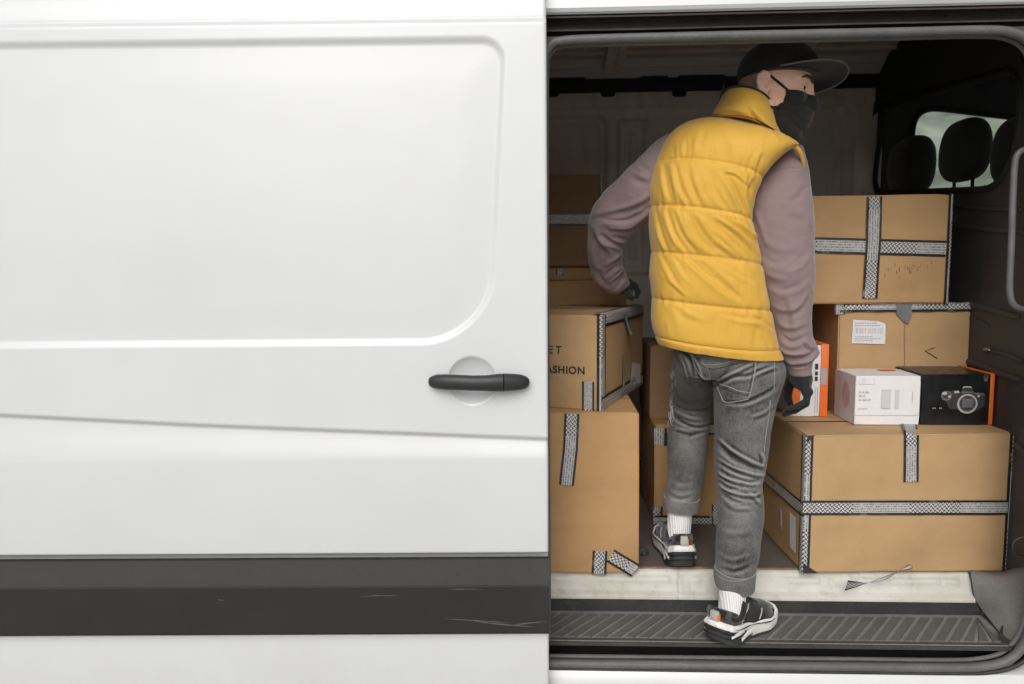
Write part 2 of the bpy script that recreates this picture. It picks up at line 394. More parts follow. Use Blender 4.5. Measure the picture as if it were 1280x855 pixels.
def mat_sill():
    m = mat_inner('worn white sill', (.58, .57, .53), (.46, .44, .37), .5); t = NT.__new__(NT); t.m = m; t.t = m.node_tree; t.n = t.t.nodes; t.b = t.n['Principled BSDF']
    src = t.b.inputs['Base Color'].links[0].from_socket; co = t.coord(); r = t.ramp(t.noise(co, 16, 7, .75), [(.55, 0), (.72, 1)]); d = t.ramp(t.noise(t.coord(scale=(1, 1, 7)), 40, 5, .7), [(.6, 0), (.75, 1)])
    c = t.mix(t.math('MULTIPLY', r, .5), src, (.30, .24, .17)); c = t.mix(t.math('MULTIPLY', d, .5), c, (.2, .17, .13)); t.set(t.b.inputs['Base Color'], c); return m
M['sill'] = mat_sill() if True else mat_inner('worn white sill', (.58, .57, .53), (.47, .45, .38), .5)
M['pillar'] = mat_dusty('scuffed grey pillar', (.15, .15, .145), (.33, .325, .31), .6, .5)
M['floor'] = mat_dusty('load floor ply', (.075, .062, .055), (.2, .17, .15), .6, .6)
M['steel'] = simple('worn steel', (.35, .34, .33), .35, metal=.8)
M['label'] = simple('white paper label', (.68, .66, .68), .6, var=.05, bump=.1)
M['ink'] = simple('black ink', (.025, .022, .02), .6, var=.2, bump=0)
M['inkg'] = simple('grey print', (.36, .36, .37), .6, var=.1, bump=0)
M['duct'] = simple('grey duct tape', (.17, .17, .17), .4, var=.2, bump=.4, bscale=40, bdist=.003)
M['whitebox'] = simple('white carton', (.72, .71, .72), .45, var=.03, bump=.1)
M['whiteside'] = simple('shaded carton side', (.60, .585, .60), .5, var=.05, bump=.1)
M['blackbox'] = simple('glossy black carton', (.012, .012, .013), .3, var=.4, bump=.15, bscale=30)
M['orange'] = simple('orange carton', (.78, .16, .025), .45, var=.06, bump=.1)
M['skin'] = mat_skin()
M['vest'] = mat_cloth('yellow quilted nylon', (.72, .425, .062), (.67, .38, .05), 300, .6, .7, .25, .28, wr=2.4)
M['lining'] = mat_cloth('black vest lining', (.015, .015, .016), (.025, .025, .025))
M['hoodie'] = mat_cloth('mauve fleece', (.27, .2, .197), (.235, .172, .17), 520, .95, .6, .35, .15, wr=2.2)
M['cuff'] = mat_rib('mauve rib knit', (.27, .2, .197), 'X', 60, .75)
M['denim'] = mat_denim('grey washed denim', (.016, .0157, .0154), (.285, .28, .27))
M['stitch'] = simple('pale stitching', (.25, .243, .23), .8, var=.2, bump=0)
M['stitchd'] = simple('dark seam', (.03, .03, .03), .9, var=.2, bump=0)
M['fray'] = simple('frayed threads', (.5, .49, .48), .9, var=.2, bump=0)
M['sock'] = mat_rib('white ribbed sock', (.78, .76, .76), 'X', 48, .8)
M['shoe'] = mat_cloth('black shoe mesh', (.010, .010, .0105), (.017, .017, .0175), 260, .75, .5)
M['shoeg'] = mat_cloth('charcoal suede', (.05, .049, .048), (.07, .069, .067), 300, .85, .4)
M['midsole'] = simple('white foam sole', (.72, .70, .68), .6, var=.08, bump=.2)
M['outsole'] = mat_dusty('dark grey sole', (.035, .035, .036), (.09, .088, .085), .5, .6)
M['tab'] = simple('grey heel tab', (.42, .40, .38), .5, var=.1)
M['tabo'] = simple('orange tab', (.85, .2, .03), .5, var=.1)
M['glove'] = mat_cloth('black knit glove', (.012, .012, .0125), (.02, .02, .021), 380, .8, .6, .2)
M['cap'] = mat_cloth('black cap twill', (.016, .016, .017), (.026, .026, .026), 380, .8, .5, .2)
M['capedge'] = simple('cap brim edge', (.16, .155, .15), .6, bump=0)
M['mask'] = mat_cloth('black cloth mask', (.012, .012, .0125), (.019, .019, .019), 420, .85, .4, .2)
M['eyew'] = simple('eye white', (.62, .58, .55), .25, var=.04, bump=0)
M['iris'] = simple('dark iris', (.03, .017, .01), .15, var=.2, bump=0)
M['stubble'] = simple('shaved hair stubble', (.36, .25, .195), .7, var=.2, bump=.3, bscale=700)
M['hair'] = simple('dark brow hair', (.045, .028, .02), .8, var=.3, bump=.5, bscale=600)
def mat_ground():
    t = NT('pale bounce ground'); co = t.coord(); n = t.noise(co, .8, 6); f = t.noise(co, 60, 3)  # unseen ground, kept pale to bounce light into the load bay
    t.p(Base_Color=t.mix(n, (.38, .37, .35), (.46, .45, .43)), Roughness=.9); t.bump(f, .3, .01); return t.m
def mat_hill():
    t = NT('pale hillside'); co = t.coord(); n = t.noise(co, .35, 8, .65); t.p(Base_Color=t.mix(t.ramp(n, [(.35, 0), (.65, 1)]), (.11, .13, .105), (.38, .40, .35)), Roughness=1); return t.m
M['ground'] = mat_ground(); M['hill'] = mat_hill()
def mat_glass():
    t = NT('cab glass'); n = t.n; tr = n.new('ShaderNodeBsdfTransparent'); tr.inputs[0].default_value = (.86, .89, .87, 1)
    gl = n.new('ShaderNodeBsdfGlossy'); gl.inputs['Roughness'].default_value = .05
    fr = n.new('ShaderNodeLayerWeight'); fr.inputs[0].default_value = .03; mx = n.new('ShaderNodeMixShader')
    t.t.links.new(fr.outputs[0], mx.inputs[0]); t.t.links.new(tr.outputs[0], mx.inputs[1]); t.t.links.new(gl.outputs[0], mx.inputs[2])
    t.t.links.new(mx.outputs[0], n['Material Output'].inputs[0]); return t.m
M['glass'] = mat_glass()
# ================================================================== world, light, camera
w = bpy.data.worlds.new('World'); scene.world = w; w.use_nodes = True
wn = w.node_tree.nodes; wl = w.node_tree.links
SUN_EL, SUN_AZ = R(38), R(190)          # azimuth measured clockwise from +Y
sky = wn.new('ShaderNodeTexSky'); sky.sky_type = 'NISHITA'; sky.sun_disc = False; sky.sun_elevation = SUN_EL; sky.sun_rotation = SUN_AZ
sky.air_density = 1.0; sky.dust_density = 4.0; sky.ozone_density = 1.0
hs = wn.new('ShaderNodeHueSaturation'); hs.inputs['Saturation'].default_value = .3
wl.new(sky.outputs[0], hs.inputs['Color']); wl.new(hs.outputs[0], wn['Background'].inputs[0]); wn['Background'].inputs[1].default_value = .11
sd = bpy.data.lights.new('sun', 'SUN'); sd.energy = 1.5; sd.angle = R(45); sd.color = (1, .98, .955)
so = bpy.data.objects.new('sun', sd); COL.objects.link(so)
dsun = Vector((math.sin(SUN_AZ) * math.cos(SUN_EL), math.cos(SUN_AZ) * math.cos(SUN_EL), math.sin(SUN_EL)))
so.rotation_euler = (-dsun).to_track_quat('-Z', 'Y').to_euler()
cd = bpy.data.cameras.new('camera'); cam = bpy.data.objects.new('camera', cd); COL.objects.link(cam)
cam.matrix_world = Matrix.Translation(CAM) @ M3.to_4x4()
cd.sensor_width = 36; cd.lens = F / 1280 * 36; cd.clip_start = .05; cd.clip_end = 500
cd.dof.use_dof = True; cd.dof.focus_distance = 2.13; cd.dof.aperture_fstop = 3.2
scene.camera = cam
scene.view_settings.view_transform = 'Standard'; scene.view_settings.look = 'None'; scene.view_settings.exposure = 0
# ================================================================== setting
gv = [(-60, -60, 0), (60, -60, 0), (60, 60, 0), (-60, 60, 0)]
tag(mk('ground', gv, [(0, 1, 2, 3)], M['ground'], smooth=False), kind='structure')
hv = []; n = 96
for i, (r, h) in enumerate(((30, -.2), (38, 2.2), (46, 5), (54, 7.5), (59, 8.5))):
    for k in range(n):
        a = 2 * math.pi * k / n; q = noise.noise(Vector((math.cos(a) * 3, math.sin(a) * 3, i * .4)))
        dy = .45 if math.sin(a) < 0 else 2.3
        hv.append((math.cos(a) * r, math.sin(a) * r, h * dy * (1 + .5 * q)))
tag(mk('hillside', hv, grid_faces(5, n, True), M['hill']), kind='structure')
# ================================================================== the van
van = tag(empty('delivery_van', (0, 2, 0)), 'white delivery van with its side door slid open and the load bay full of cartons', 'van')
VL = Vector((0, -2, 0))
def vpart(o, parent=van):
    o.parent = parent; o.location = VL if parent is van else (0, 0, 0); return o
XL, XR = -2.3, 2.7
# ---- sliding door as a fine height field
dan = R(2.0); ex = Vector((math.cos(dan), math.sin(dan), 0)); en = Vector((math.sin(dan), -math.cos(dan), 0)); O = P(685, 430, 1.86)
def PD(u, v): q = PP(u, v, O, en); return (q - O).dot(ex), q.z
def zc(v, u=340): return PD(u, v)[1]
def sm(t): t = np.clip(t, 0, 1); return t * t * (3 - 2 * t)
def rr_sd(x, z, x0, x1, z0, z1, rb, rt):
    cx, cz, hx, hz = (x0+x1)/2, (z0+z1)/2, (x1-x0)/2, (z1-z0)/2
    r = np.where(z > cz, rt, rb); qx = np.abs(x - cx) - hx + r; qz = np.abs(z - cz) - hz + r
    return np.hypot(np.maximum(qx, 0), np.maximum(qz, 0)) + np.minimum(np.maximum(qx, qz), 0) - r
xs = np.concatenate([np.linspace(-1.75, -.34, 240), np.linspace(-.336, -.008, 150), [-.005, -.0025, -.0008, 0, 0, 0]])
zt, zb = 2.2, .26
zs = np.concatenate([np.arange(zb, zt, .0034)])
Xg, Zg = np.meshgrid(xs, zs, indexing='xy')
h = np.zeros_like(Xg)
x0_, z0_ = PD(0, 519); x1_, z1_ = PD(685, 546)
zcr = z0_ + (Xg - x0_) * (z1_ - z0_) / (x1_ - x0_) + .012 * np.clip(-(Xg + .9), 0, 1)
z575, z697, z790 = zc(576), zc(697), zc(791)
# belt crease: upper skin overhangs a scooped band, band leans out to the flat below
below = sm((zcr - Zg) / .014)
lean = np.clip((zcr - Zg) / (zcr - z575), 0, 1)
h += -below * .0125 * (1 - sm(lean * .92) )
low = np.clip((z575 - Zg) / (z575 - z697), 0, 1); h += -.016 * low ** 1.6
h += -.03 * sm((z697 + .004 - Zg) / .012) * (Zg < z697 + .01)
lo2 = (Zg < z790); h = np.where(lo2, -.004 - .012 * sm((Zg - z790 + .012) / .012) - .02 * np.clip((z790 - Zg) / .25, 0, 1) ** 2, h)
# window blank, pressed in
xr_, zr1 = PD(627, 120); zr_t = zc(50, 340); zr_b = zc(430, 300); xr2, zr2 = PD(617, 330); sl = (xr2 - xr_) / (zr2 - zr1)
xsft = Xg - sl * (Zg - zr1)
sdp = rr_sd(xsft, Zg, -4, xr_, zr_b, zr_t, .17, .055)
h += -.0075 * sm((-sdp + .008) / .019)
h += .004 * np.exp(-((Zg - (zr_b + .32)) / .3) ** 2) * sm(-sdp / .1)
# roof side
z26 = zc(25, 340)
up = np.clip(Zg - z26, 0, 1); h += -.05 * up - 1.6 * up ** 2 - .006 * np.exp(-((Zg - z26) / .0045) ** 2) - .012 * sm((Zg - z26) / .006)
h += -.05 * np.clip(Zg - zr_b, 0, 1) ** 1.5 * .35
# handle bowl
hx, hz = PD(590, 476); rr = np.hypot(Xg - hx, Zg - hz); h += -.020 * np.clip(1 - (rr / .0595) ** 2, 0, 1) ** .75
h -= np.array([0] * 390 + [.0006, .002, .005, .009, .022, .042])[None, :]
Vd = np.array(O)[None, None] * 0 + np.stack([O.x + ex.x * Xg + en.x * h, O.y + ex.y * Xg + en.y * h, Zg], -1)
door = vpart(mk('sliding_door', Vd.reshape(-1, 3), grid_faces(len(zs), len(xs)), M['paint']))
def DL(u, v, hh): x, z = PD(u, v); return O + ex * x + Vector((0, 0, z - O.z)) + en * hh
hb = MB()
pts = [(536.5, 476.5), (538, 476.4), (541, 476.2), (548, 475.8), (558, 475.6), (575, 475.8), (592, 476.2), (610, 476.3), (622, 476), (628.2, 475.9)]
hb.tube([DL(u, v, .012 + .022 * math.sin(math.pi * min(1, max(0, (u - 536) / 125)))) for u, v in pts], [r * PX * .89 for r in (1.5, 5.2, 7, 8.6, 9.4, 9.2, 9.2, 9.6, 10.6, 10.8)], 20, flat=.75, up=en)
pts = [(629.2, 475.9), (634, 475.9), (643, 476), (651, 476.3), (657, 476.7), (660.5, 477), (661.5, 477.1)]
hb.tube([DL(u, v, .012 + .022 * math.sin(math.pi * min(1, (u - 536) / 127))) for u, v in pts], [r * PX * .89 for r in (10.8, 10.7, 10.2, 9.3, 7.4, 4.6, 1.5)], 20, flat=.8, up=en)
for a, b in ((540, 556), (628, 656)):
    hb.tube([DL(u, 476.3, .004) for u in np.linspace(a, b, 6)], [.011, .0155, .017, .0175, .016, .010], 16, flat=.6, up=en)
for u, v, a_, w_, c_ in ((531, 800, .006, .0016, 'chip'), (621, 826, .0015, .003, 'chip'), (640, 826, .004, .0012, 'chip'), (534, 801.5, .003, .002, 'chip')):
    b = MB(); c = DL(u, v, -.0145 - .004 * (v - 791) / 30); b.add([c - ex * a_ - Vector((0, 0, w_)), c + ex * a_ * .8 - Vector((0, 0, w_ * .6)), c + ex * a_ + Vector((0, 0, w_)), c - ex * a_ * .6 + Vector((0, 0, w_ * .7))], [(0, 1, 2, 3)])
    o = b.build('paint_chip', M['handle'], door, False)
hd = fix_normals(hb.build('door_handle', M['handle'], sharp=60)); hd.parent = door
# rub strip
def extrude_profile(name, prof, x0, x1, mat, parent, nx=30, jitter=0):
    X = np.linspace(x0, x1, nx); V = []
    for x in X:
        for (y, z) in prof: V.append((x, y, z + jitter * noise.noise(Vector((x * 3, z * 9, 1)))))
    o = mk(name, V, grid_faces(nx, len(prof)), mat, None, True, None, 28); o.parent = parent
    if parent is van: o.location = VL
    return o
def strip(name, prof, xa, xb, mat):
    X = np.linspace(xa, xb, 40); V = [O + ex * x + Vector((0, 0, z - O.z)) + en * hh for x in X for (hh, z) in prof]
    V += [O + ex * xb + Vector((0, 0, z - O.z)) + en * -.03 for (hh, z) in prof]
    o = mk(name, V, grid_faces(41, len(prof)), mat, None, True, None, 28); o.parent = door; return o
zA, zB, zM = zc(701), zc(790), zc(730)
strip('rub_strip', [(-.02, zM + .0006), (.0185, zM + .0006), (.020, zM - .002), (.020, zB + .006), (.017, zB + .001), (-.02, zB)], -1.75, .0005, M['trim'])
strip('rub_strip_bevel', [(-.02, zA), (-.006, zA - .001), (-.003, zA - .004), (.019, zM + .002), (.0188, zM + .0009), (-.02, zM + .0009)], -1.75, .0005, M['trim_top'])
for u0, v0, u1, v1, wv in ((556, 769, 640, 774, .9), (590, 771, 668, 779, 1.3), (452, 741.5, 502, 740.5, .7), (560, 733, 604, 732.5, .6), (276, 745, 284, 746.5, .8), (640, 777, 684, 772, 1.0)):
    pts = sspline([DL(u0, v0, .0204), DL(u0 * .6 + u1 * .4, v0 * .6 + v1 * .4 + random.uniform(-1, 1), .0204), DL(u1, v1, .0204)], 16)
    b = MB(); V = []
    for i, p in enumerate(pts):
        k = wv * PX * .85 * math.sin(math.pi * (i + .2) / 15.4) * random.uniform(.5, 1); V += [p - Vector((0, 0, k)), p + Vector((0, 0, k))]
    b.add(V, grid_faces(16, 2)); o = b.build('scratch_mark', M['scratch'], door, False)
# ---- body shell
def zu(v, y, u=960): return P(u, v, y).z
zs8 = zu(838, 1.95)
body = extrude_profile('body_sill', [(1.995, zs8 + .003), (1.962, zs8 + .001), (1.95, zs8 - .003), (1.942, zs8 - .012), (1.938, zs8 - .022), (1.934, zs8 - .03), (1.93, zs8 - .06), (1.935, .22)], -.2, XR, M['paint'], van)
zr = zu(4, 1.95)
extrude_profile('outer_roof', [(1.962, zr - .012), (1.955, zr - .008), (1.95, zr), (1.953, zr + .03), (1.98, zr + .1), (2.06, zr + .2), (2.2, zr + .26), (2.7, zr + .3), (3.2, zr + .26), (3.5, zr + .1), (3.58, zr - .0)], XL, 1.42, M['paint'], van)
extrude_profile('cab_roof', [(1.962, zr - .012), (1.955, zr - .008), (1.95, zr), (1.953, zr + .03), (1.98, zr + .1), (2.06, zr + .2), (2.2, zr + .26), (2.7, zr + .3), (3.2, zr + .31), (3.5, zr + .30), (3.51, zr + .22)], 1.4205, XR, M['paint'], van)
extrude_profile('far_body_side', [(3.58, zr - .001), (3.62, .3)], XL, 1.42, M['paint'], van, 4)
b = MB()
def quad(b, *p): b.add(p, [tuple(range(len(p)))])
xl_op = P(681, 430, 1.97).x - .02
quad(b, (XL, 1.965, .22), (xl_op, 1.965, .22), (xl_op, 1.965, zr), (XL, 1.965, zr))
quad(b, (XL, 2.02, .22), (xl_op, 2.02, .22), (xl_op, 2.02, zr), (XL, 2.02, zr)); quad(b, (xl_op, 1.965, .22), (xl_op, 2.02, .22), (xl_op, 2.02, zr), (xl_op, 1.965, zr))
quad(b, (XL, 1.965, .22), (XL, 3.62, .22), (XL, 3.62, zr + .3), (XL, 1.965, zr + .3))
b.build('rear_body_side', M['paint'], None, False); vpart(bpy.data.objects['rear_body_side'])
xr_op = P(1320, 430, 1.97).x
b = MB(); quad(b, (xr_op, 1.94, .22), (XR, 1.94, .22), (XR, 1.94, zr - .015), (xr_op, 1.94, zr - .015)); quad(b, (xr_op, 1.94, .22), (xr_op, 2.0, .22), (xr_op, 2.0, zr - .015), (xr_op, 1.94, zr - .015))
vpart(b.build('front_body_side', M['paint'], None, False))
# ---- upper door channel and gaskets
zz = lambda v, y: zu(v, y)
extrude_profile('door_channel', [(1.96, zr - .008), (1.985, zz(5.5, 1.985)), (1.985, zz(13, 1.985)), (1.962, zz(14.5, 1.962)), (1.958, zz(16.5, 1.958)), (1.97, zz(18, 1.97)), (2.0, zz(19.5, 2.0)), (2.0, zz(30.5, 2.0)),
    (1.968, zz(31.5, 1.968)), (1.962, zz(33.5, 1.962)), (1.972, zz(35, 1.972)), (1.995, zz(36, 1.995)), (1.995, zz(39, 1.995)), (1.965, zz(40.5, 1.965)), (1.965, zz(47, 1.965)), (2.03, zz(47.5, 2.0))], -.2, 1.6, M['track'], van, 60, .0015)
loop = [(684, 829), (760, 830), (900, 831.5), (1050, 833), (1180, 834.5), (1228, 833), (1258, 826), (1276, 811), (1288, 788), (1295, 740), (1300, 500), (1300, 300), (1300, 120), (1298, 78), (1288, 54), (1268, 42), (1230, 38), (1100, 41), (900, 45), (740, 49), (702, 51.5), (690, 55), (683, 65), (680, 90), (680, 300), (682, 600), (683, 800)]
L3 = sspline([P(u, v, 1.955) for u, v in loop], 260)
b = MB(); b.tube(L3, .0115, 12, up=(0, -1, 0), flat=1.1)
L4 = [p + Vector((0, .022, 0)) for p in L3]; cc = sum(L4, Vector()) / len(L4); L4 = [cc + (p - cc) * .990 for p in L4]
b.tube(L4, .006, 8)
vpart(b.build('door_gasket', M['gasket']))
b = MB(); low_l = [(640, 836), (760, 837.5), (900, 839), (1050, 840.5), (1180, 842), (1234, 841), (1266, 834), (1286, 820), (1303, 790)]
b.tube(sspline([P(u, v, 1.952) for u, v in low_l], 80), .0055, 10); vpart(b.build('sill_seal', M['rubber']))
# ---- floor, sill plate, step
zf = P(900, 709.5, 2.2).z
b = MB(); b.add([(XL, 2.2, zf), (1.45, 2.2, zf), (1.45, 3.5, zf), (XL, 3.5, zf), (XL, 2.2, zf - .004), (1.45, 2.2, zf - .004)], [(0, 1, 2, 3), (4, 5, 1, 0)]); vpart(b.build('load_floor', M['floor'], None, False))
z748 = P(900, 749, 2.15).z; xs_r = P(1215, 730, 2.17).x
X = np.linspace(-.3, xs_r, 420); prof = [(2.204, zf - .004), (2.196, zf - .006), (2.19, zf - .010), (2.186, zf - .016), (2.178, zf - .026), (2.168, z748 + .022), (2.163, z748 + .016), (2.153, z748 + .010), (2.149, z748 + .004), (2.149, z748 - .03)]
prof = spline(prof, 30); V = []
slots = [(695, 712), (749, 835), (866, 873), (985, 1022), (1066, 1174), (1180, 1196)]
for x in X:
    for y, z in prof:
        q = proj(np.array([[x, y, z]]))[0]; d = 0
        for a, c in slots:
            dd = math.hypot(max(a - q[0], 0, q[0] - c), (q[1] - (723.5 + (q[0] - 690) * .006)) * 1.2); d = max(d, .006 * math.exp(-(dd / 2.6) ** 2))
        if abs(q[0] - 850) < 2.2: d -= .004
        V.append((x, y - d, z + d * .4 + .0012 * noise.noise(Vector((x * 22, y * 30, 2)))))
vpart(mk('sill_plate', V, grid_faces(420, 30), M['sill']))
zt_ = P(900, 765, 2.15).z
yt0, yt1 = 1.972, 2.147
pr = P(1264, 803, yt0).x; pb = P(1226, 768, yt1).x
b = MB(); T = .011
b.add([(-.3, yt0, zt_), (pr, yt0, zt_), (pb, yt1, zt_), (-.3, yt1, zt_), (-.3, yt0 - .004, zt_ - .004), (pr, yt0 - .004, zt_ - .004), (-.3, yt0 - .004, zt_ - T), (pr, yt0 - .004, zt_ - T), (pb + .05, yt1, zt_ - T), (-.3, yt1, zt_ - T)],
      [(0, 1, 2, 3), (4, 5, 1, 0), (6, 7, 5, 4), (9, 8, 7, 6), (1, 5, 7, 8, 2)])
b2 = MB(); b2.add([(XL, 2.199, zf + .0006), (xs_r, 2.199, zf + .0006), (xs_r, 2.2035, zf + .0008), (XL, 2.2035, zf + .0008), (XL, 2.1985, zf - .0055), (xs_r, 2.1985, zf - .0055)], [(0, 1, 2, 3), (4, 5, 1, 0)]); vpart(b2.build('floor_edge', simple('rusty brown edge', (.19, .12, .075), .7, var=.4), None, False))
step = vpart(b.build('door_step', M['treadgroove'], None, False))
b = MB(); pw, gap, sl_, y0, y1 = .0265, .0125, .112, yt0 + .014, yt1 - .022
x = -.3
while x < pr - .02:
    def cl(xx, yy):
        lim = pr + (pb - pr) * (yy - yt0) / (yt1 - yt0) - .018; return min(xx, lim)
    c = [(cl(x, y0), y0), (cl(x + pw, y0), y0), (cl(x + pw + sl_, y1), y1), (cl(x + sl_, y1), y1)]
    if c[1][0] - c[0][0] > .004:
        t = .0035; i = .0015
        V = [(px_, py_, zt_ + .0002) for px_, py_ in c]; m = np.mean(c, 0)
        V += [(px_ + (m[0] - px_) * .06, py_ + (m[1] - py_) * .03, zt_ + t) for px_, py_ in c]
        b.add(V, [(4, 5, 6, 7), (0, 1, 5, 4), (1, 2, 6, 5), (2, 3, 7, 6), (3, 0, 4, 7)])
    x += pw + gap
tp = fix_normals(b.build('tread_ribs', M['tread'], None, False)); tp.parent = step
b = MB(); b.add([(-.3, yt0 + .003, zt_ + .0001), (pr - .004, yt0 + .003, zt_ + .0001), (pr - .006, yt0 + .009, zt_ + .003), (-.3, yt0 + .009, zt_ + .003), (-.3, yt0 + .012, zt_ + .0002), (pr - .008, yt0 + .012, zt_ + .0002)], [(0, 1, 2, 3), (3, 2, 5, 4)]); b.add([(-.3, yt0 - .0055, zt_ - T - .001), (pr, yt0 - .0055, zt_ - T - .001), (pr, yt0 - .0055, zt_ - .003), (-.3, yt0 - .0055, zt_ - .003)], [(0, 1, 2, 3)]); b.add([(-.3, yt0 - .0055, zt_ - .003), (pr, yt0 - .0055, zt_ - .003), (pr - .004, yt0 + .003, zt_ + .0006), (-.3, yt0 + .003, zt_ + .0006)], [(0, 1, 2, 3)])
q = b.build('tread_lip', M['rubber'], None, False); q.parent = step
b = MB(); b.add([(-.3, yt1, zt_), (pb, yt1, zt_), (pb + .005, yt1 + .001, z748 - .002), (-.3, yt1 + .001, z748 - .002)], [(0, 1, 2, 3)])
rim = [(pb + .004, yt1 - .004, zt_ + .012), (pb + .03, yt1 - .06, zt_ + .010), (pr - .015, yt0 + .03, zt_ + .006), (pr + .006, yt0 - .006, zt_ - .003)]
V = []
for (a, c, d) in rim: e_ = 1 if d > zt_ else .15; V += [(a - .004, c - .012, zt_ + .0006), (a, c, d + .01 * e_), (a + .010, c + .008, d + .010 * e_), (a + .016, c + .012, zt_ - .006)]
b.add(V, grid_faces(4, 4)); vpart(b.build('step_riser', M['rubber'], None, True))
b = MB(); quad(b, (-.3, 2.06, .2), (1.6, 2.06, .2), (1.6, 2.06, zt_ - T - .001), (-.3, 2.06, zt_ - T - .001)); quad(b, (-.3, 1.99, zs8 - .01), (1.6, 1.99, zs8 - .01), (1.6, 2.06, zs8 - .02), (-.3, 2.06, zs8 - .02)); vpart(b.build('step_cavity', M['black'], None, False))
# pillar foot right of the sill plate
keysL = [P(1213, 712, 2.26), P(1213, 713, 2.19), P(1215, 726, 2.16), P(1219, 748, 2.15), P(1232, 768, 2.12), P(1262, 806, 1.985)]
keysM = [P(1254, 713, 2.20), P(1253, 717, 2.13), P(1254, 726, 2.10), P(1254, 748, 2.08), P(1258, 768, 2.06), P(1276, 806, 1.98)]
keysR = [P(1306, 690, 2.12), P(1303, 704, 2.03), P(1302, 720, 2.01), P(1302, 748, 2.0), P(1302, 770, 1.99), P(1302, 806, 1.975)]
V = []
for row in zip(*[sspline(k, 22) for k in (keysL, keysM, keysR)]):
    r_ = sspline(row, 14)
    for j, p in enumerate(r_): V.append(p + Vector((0, -.006 * math.exp(-((j - 6) / 1.2) ** 2), 0)))
vpart(mk('pillar_foot', V, grid_faces(22, 14), M['pillar']))
# ---- far wall (height field)
YF = 3.45
def FZ(u, v): q = P(u, v, YF); return q.x, q.z
ztop = P(850, 109, YF).z; fx = np.concatenate([np.linspace(XL, -.1, 40)[:-1], np.arange(-.1, 1.46, .0065)]); fz = np.arange(zf, ztop, .0065)
Xf, Zf = np.meshgrid(fx, fz, indexing='xy'); hf = np.zeros_like(Xf)
def rrpx(u0, v0, u1, v1, r):
    a = FZ(u0, v1); c = FZ(u1, v0); return rr_sd(Xf, Zf, a[0], c[0], a[1], c[1], r, r)
hf += .022 * sm((Zf - FZ(850, 133)[1] + .012) / .02)
for (u0, v0, u1, v1, r, d) in ((560, 143, 760, 600, .05, -.022), (560, 152, 752, 560, .04, -.008), (770, 148, 814, 345, .02, .016), (778, 157, 806, 335, .015, -.014), (784, 164, 801, 325, .01, .008),
                              (824, 143, 975, 600, .06, -.02), (990, 108, 1072, 420, .11, -.018), (1000, 122, 1060, 400, .09, -.010), (1003, 128, 1055, 395, .08, .005)):
    hf += d * sm(-rrpx(u0, v0, u1, v1, r) / .014)
Vf = np.stack([Xf, YF - hf, Zf], -1)
vpart(mk('inner_side_panel', Vf.reshape(-1, 3), grid_faces(len(fz), len(fx)), M['wall']))
for u in (690, 760, 849, 912, 985):
    b = MB(); a = P(u - 9, 116.5, YF - .0245); c = P(u + 9, 116.2, YF - .0245); b.tube([a, a + (c - a) * .02, a + (c - a) * .15, a + (c - a) * .85, a + (c - a) * .98, c], [.004, .009, .0165, .0165, .009, .004], 12, flat=.12); vpart(b.build('slot_shade_disc', M['dark']))  # dark raised oval in place of the shade inside a punched hole
# roof lining
zl = lambda v, y: P(960, v, y).z
prof = spline([(2.0, zz(47, 2.0)), (2.06, zz(47, 2.0) + .12), (2.3, 2.22), (2.7, 2.27), (3.0, 2.265), (3.25, 2.24), (3.40, ztop + .06), (3.46, ztop + .05)], 40)
extrude_profile('roof_lining', [tuple(p) for p in prof], XL, 1.46, M['roofin'], van, 30)
b = MB()
for y, z, r in ((2.92, 2.262, .009), (3.05, 2.254, .012), (3.2, 2.24, .012), (3.33, 2.215, .008)):
    b.tube([(XL, y, z), (0, y, z), (1.45, y, z)], r, 8)
vpart(b.build('roof_stiffener', M['roofin']))
for u in (772, 1010, 620):
    x = P(u, 70, 3.1).x; b = MB(); pr_ = [p for p in prof if p[0] > 2.1]
    V = [];
    for (y, z) in pr_: V += [(x - .05, y, z), (x - .036, y, z - .028), (x - .012, y, z - .03), (x - .01, y, z - .022), (x + .01, y, z - .022), (x + .012, y, z - .03), (x + .036, y, z - .028), (x + .05, y, z)]
    b.add(V, grid_faces(len(pr_), 8)); vpart(b.build('roof_bow', M['wall'], None))
z97, z111 = P(850, 97, 3.36).z, P(850, 110, 3.36).z
b = MB(); b.bbox((XL, 3.385, z111), (1.46, 3.44, z97 + .01), .004)
for u0, u1, v0 in ((560, 733, 88.5), (800, 837, 86.5), (848, 909, 85), (930, 985, 84)):
    a = P(u0, v0, 3.36); c = P(u1, 97, 3.36); b.bbox((a.x, 3.375, c.z - .01), (c.x, 3.40, a.z), .012)
a = P(752, 60, 3.36)
vpart(b.build('cant_rail', M['dark']))
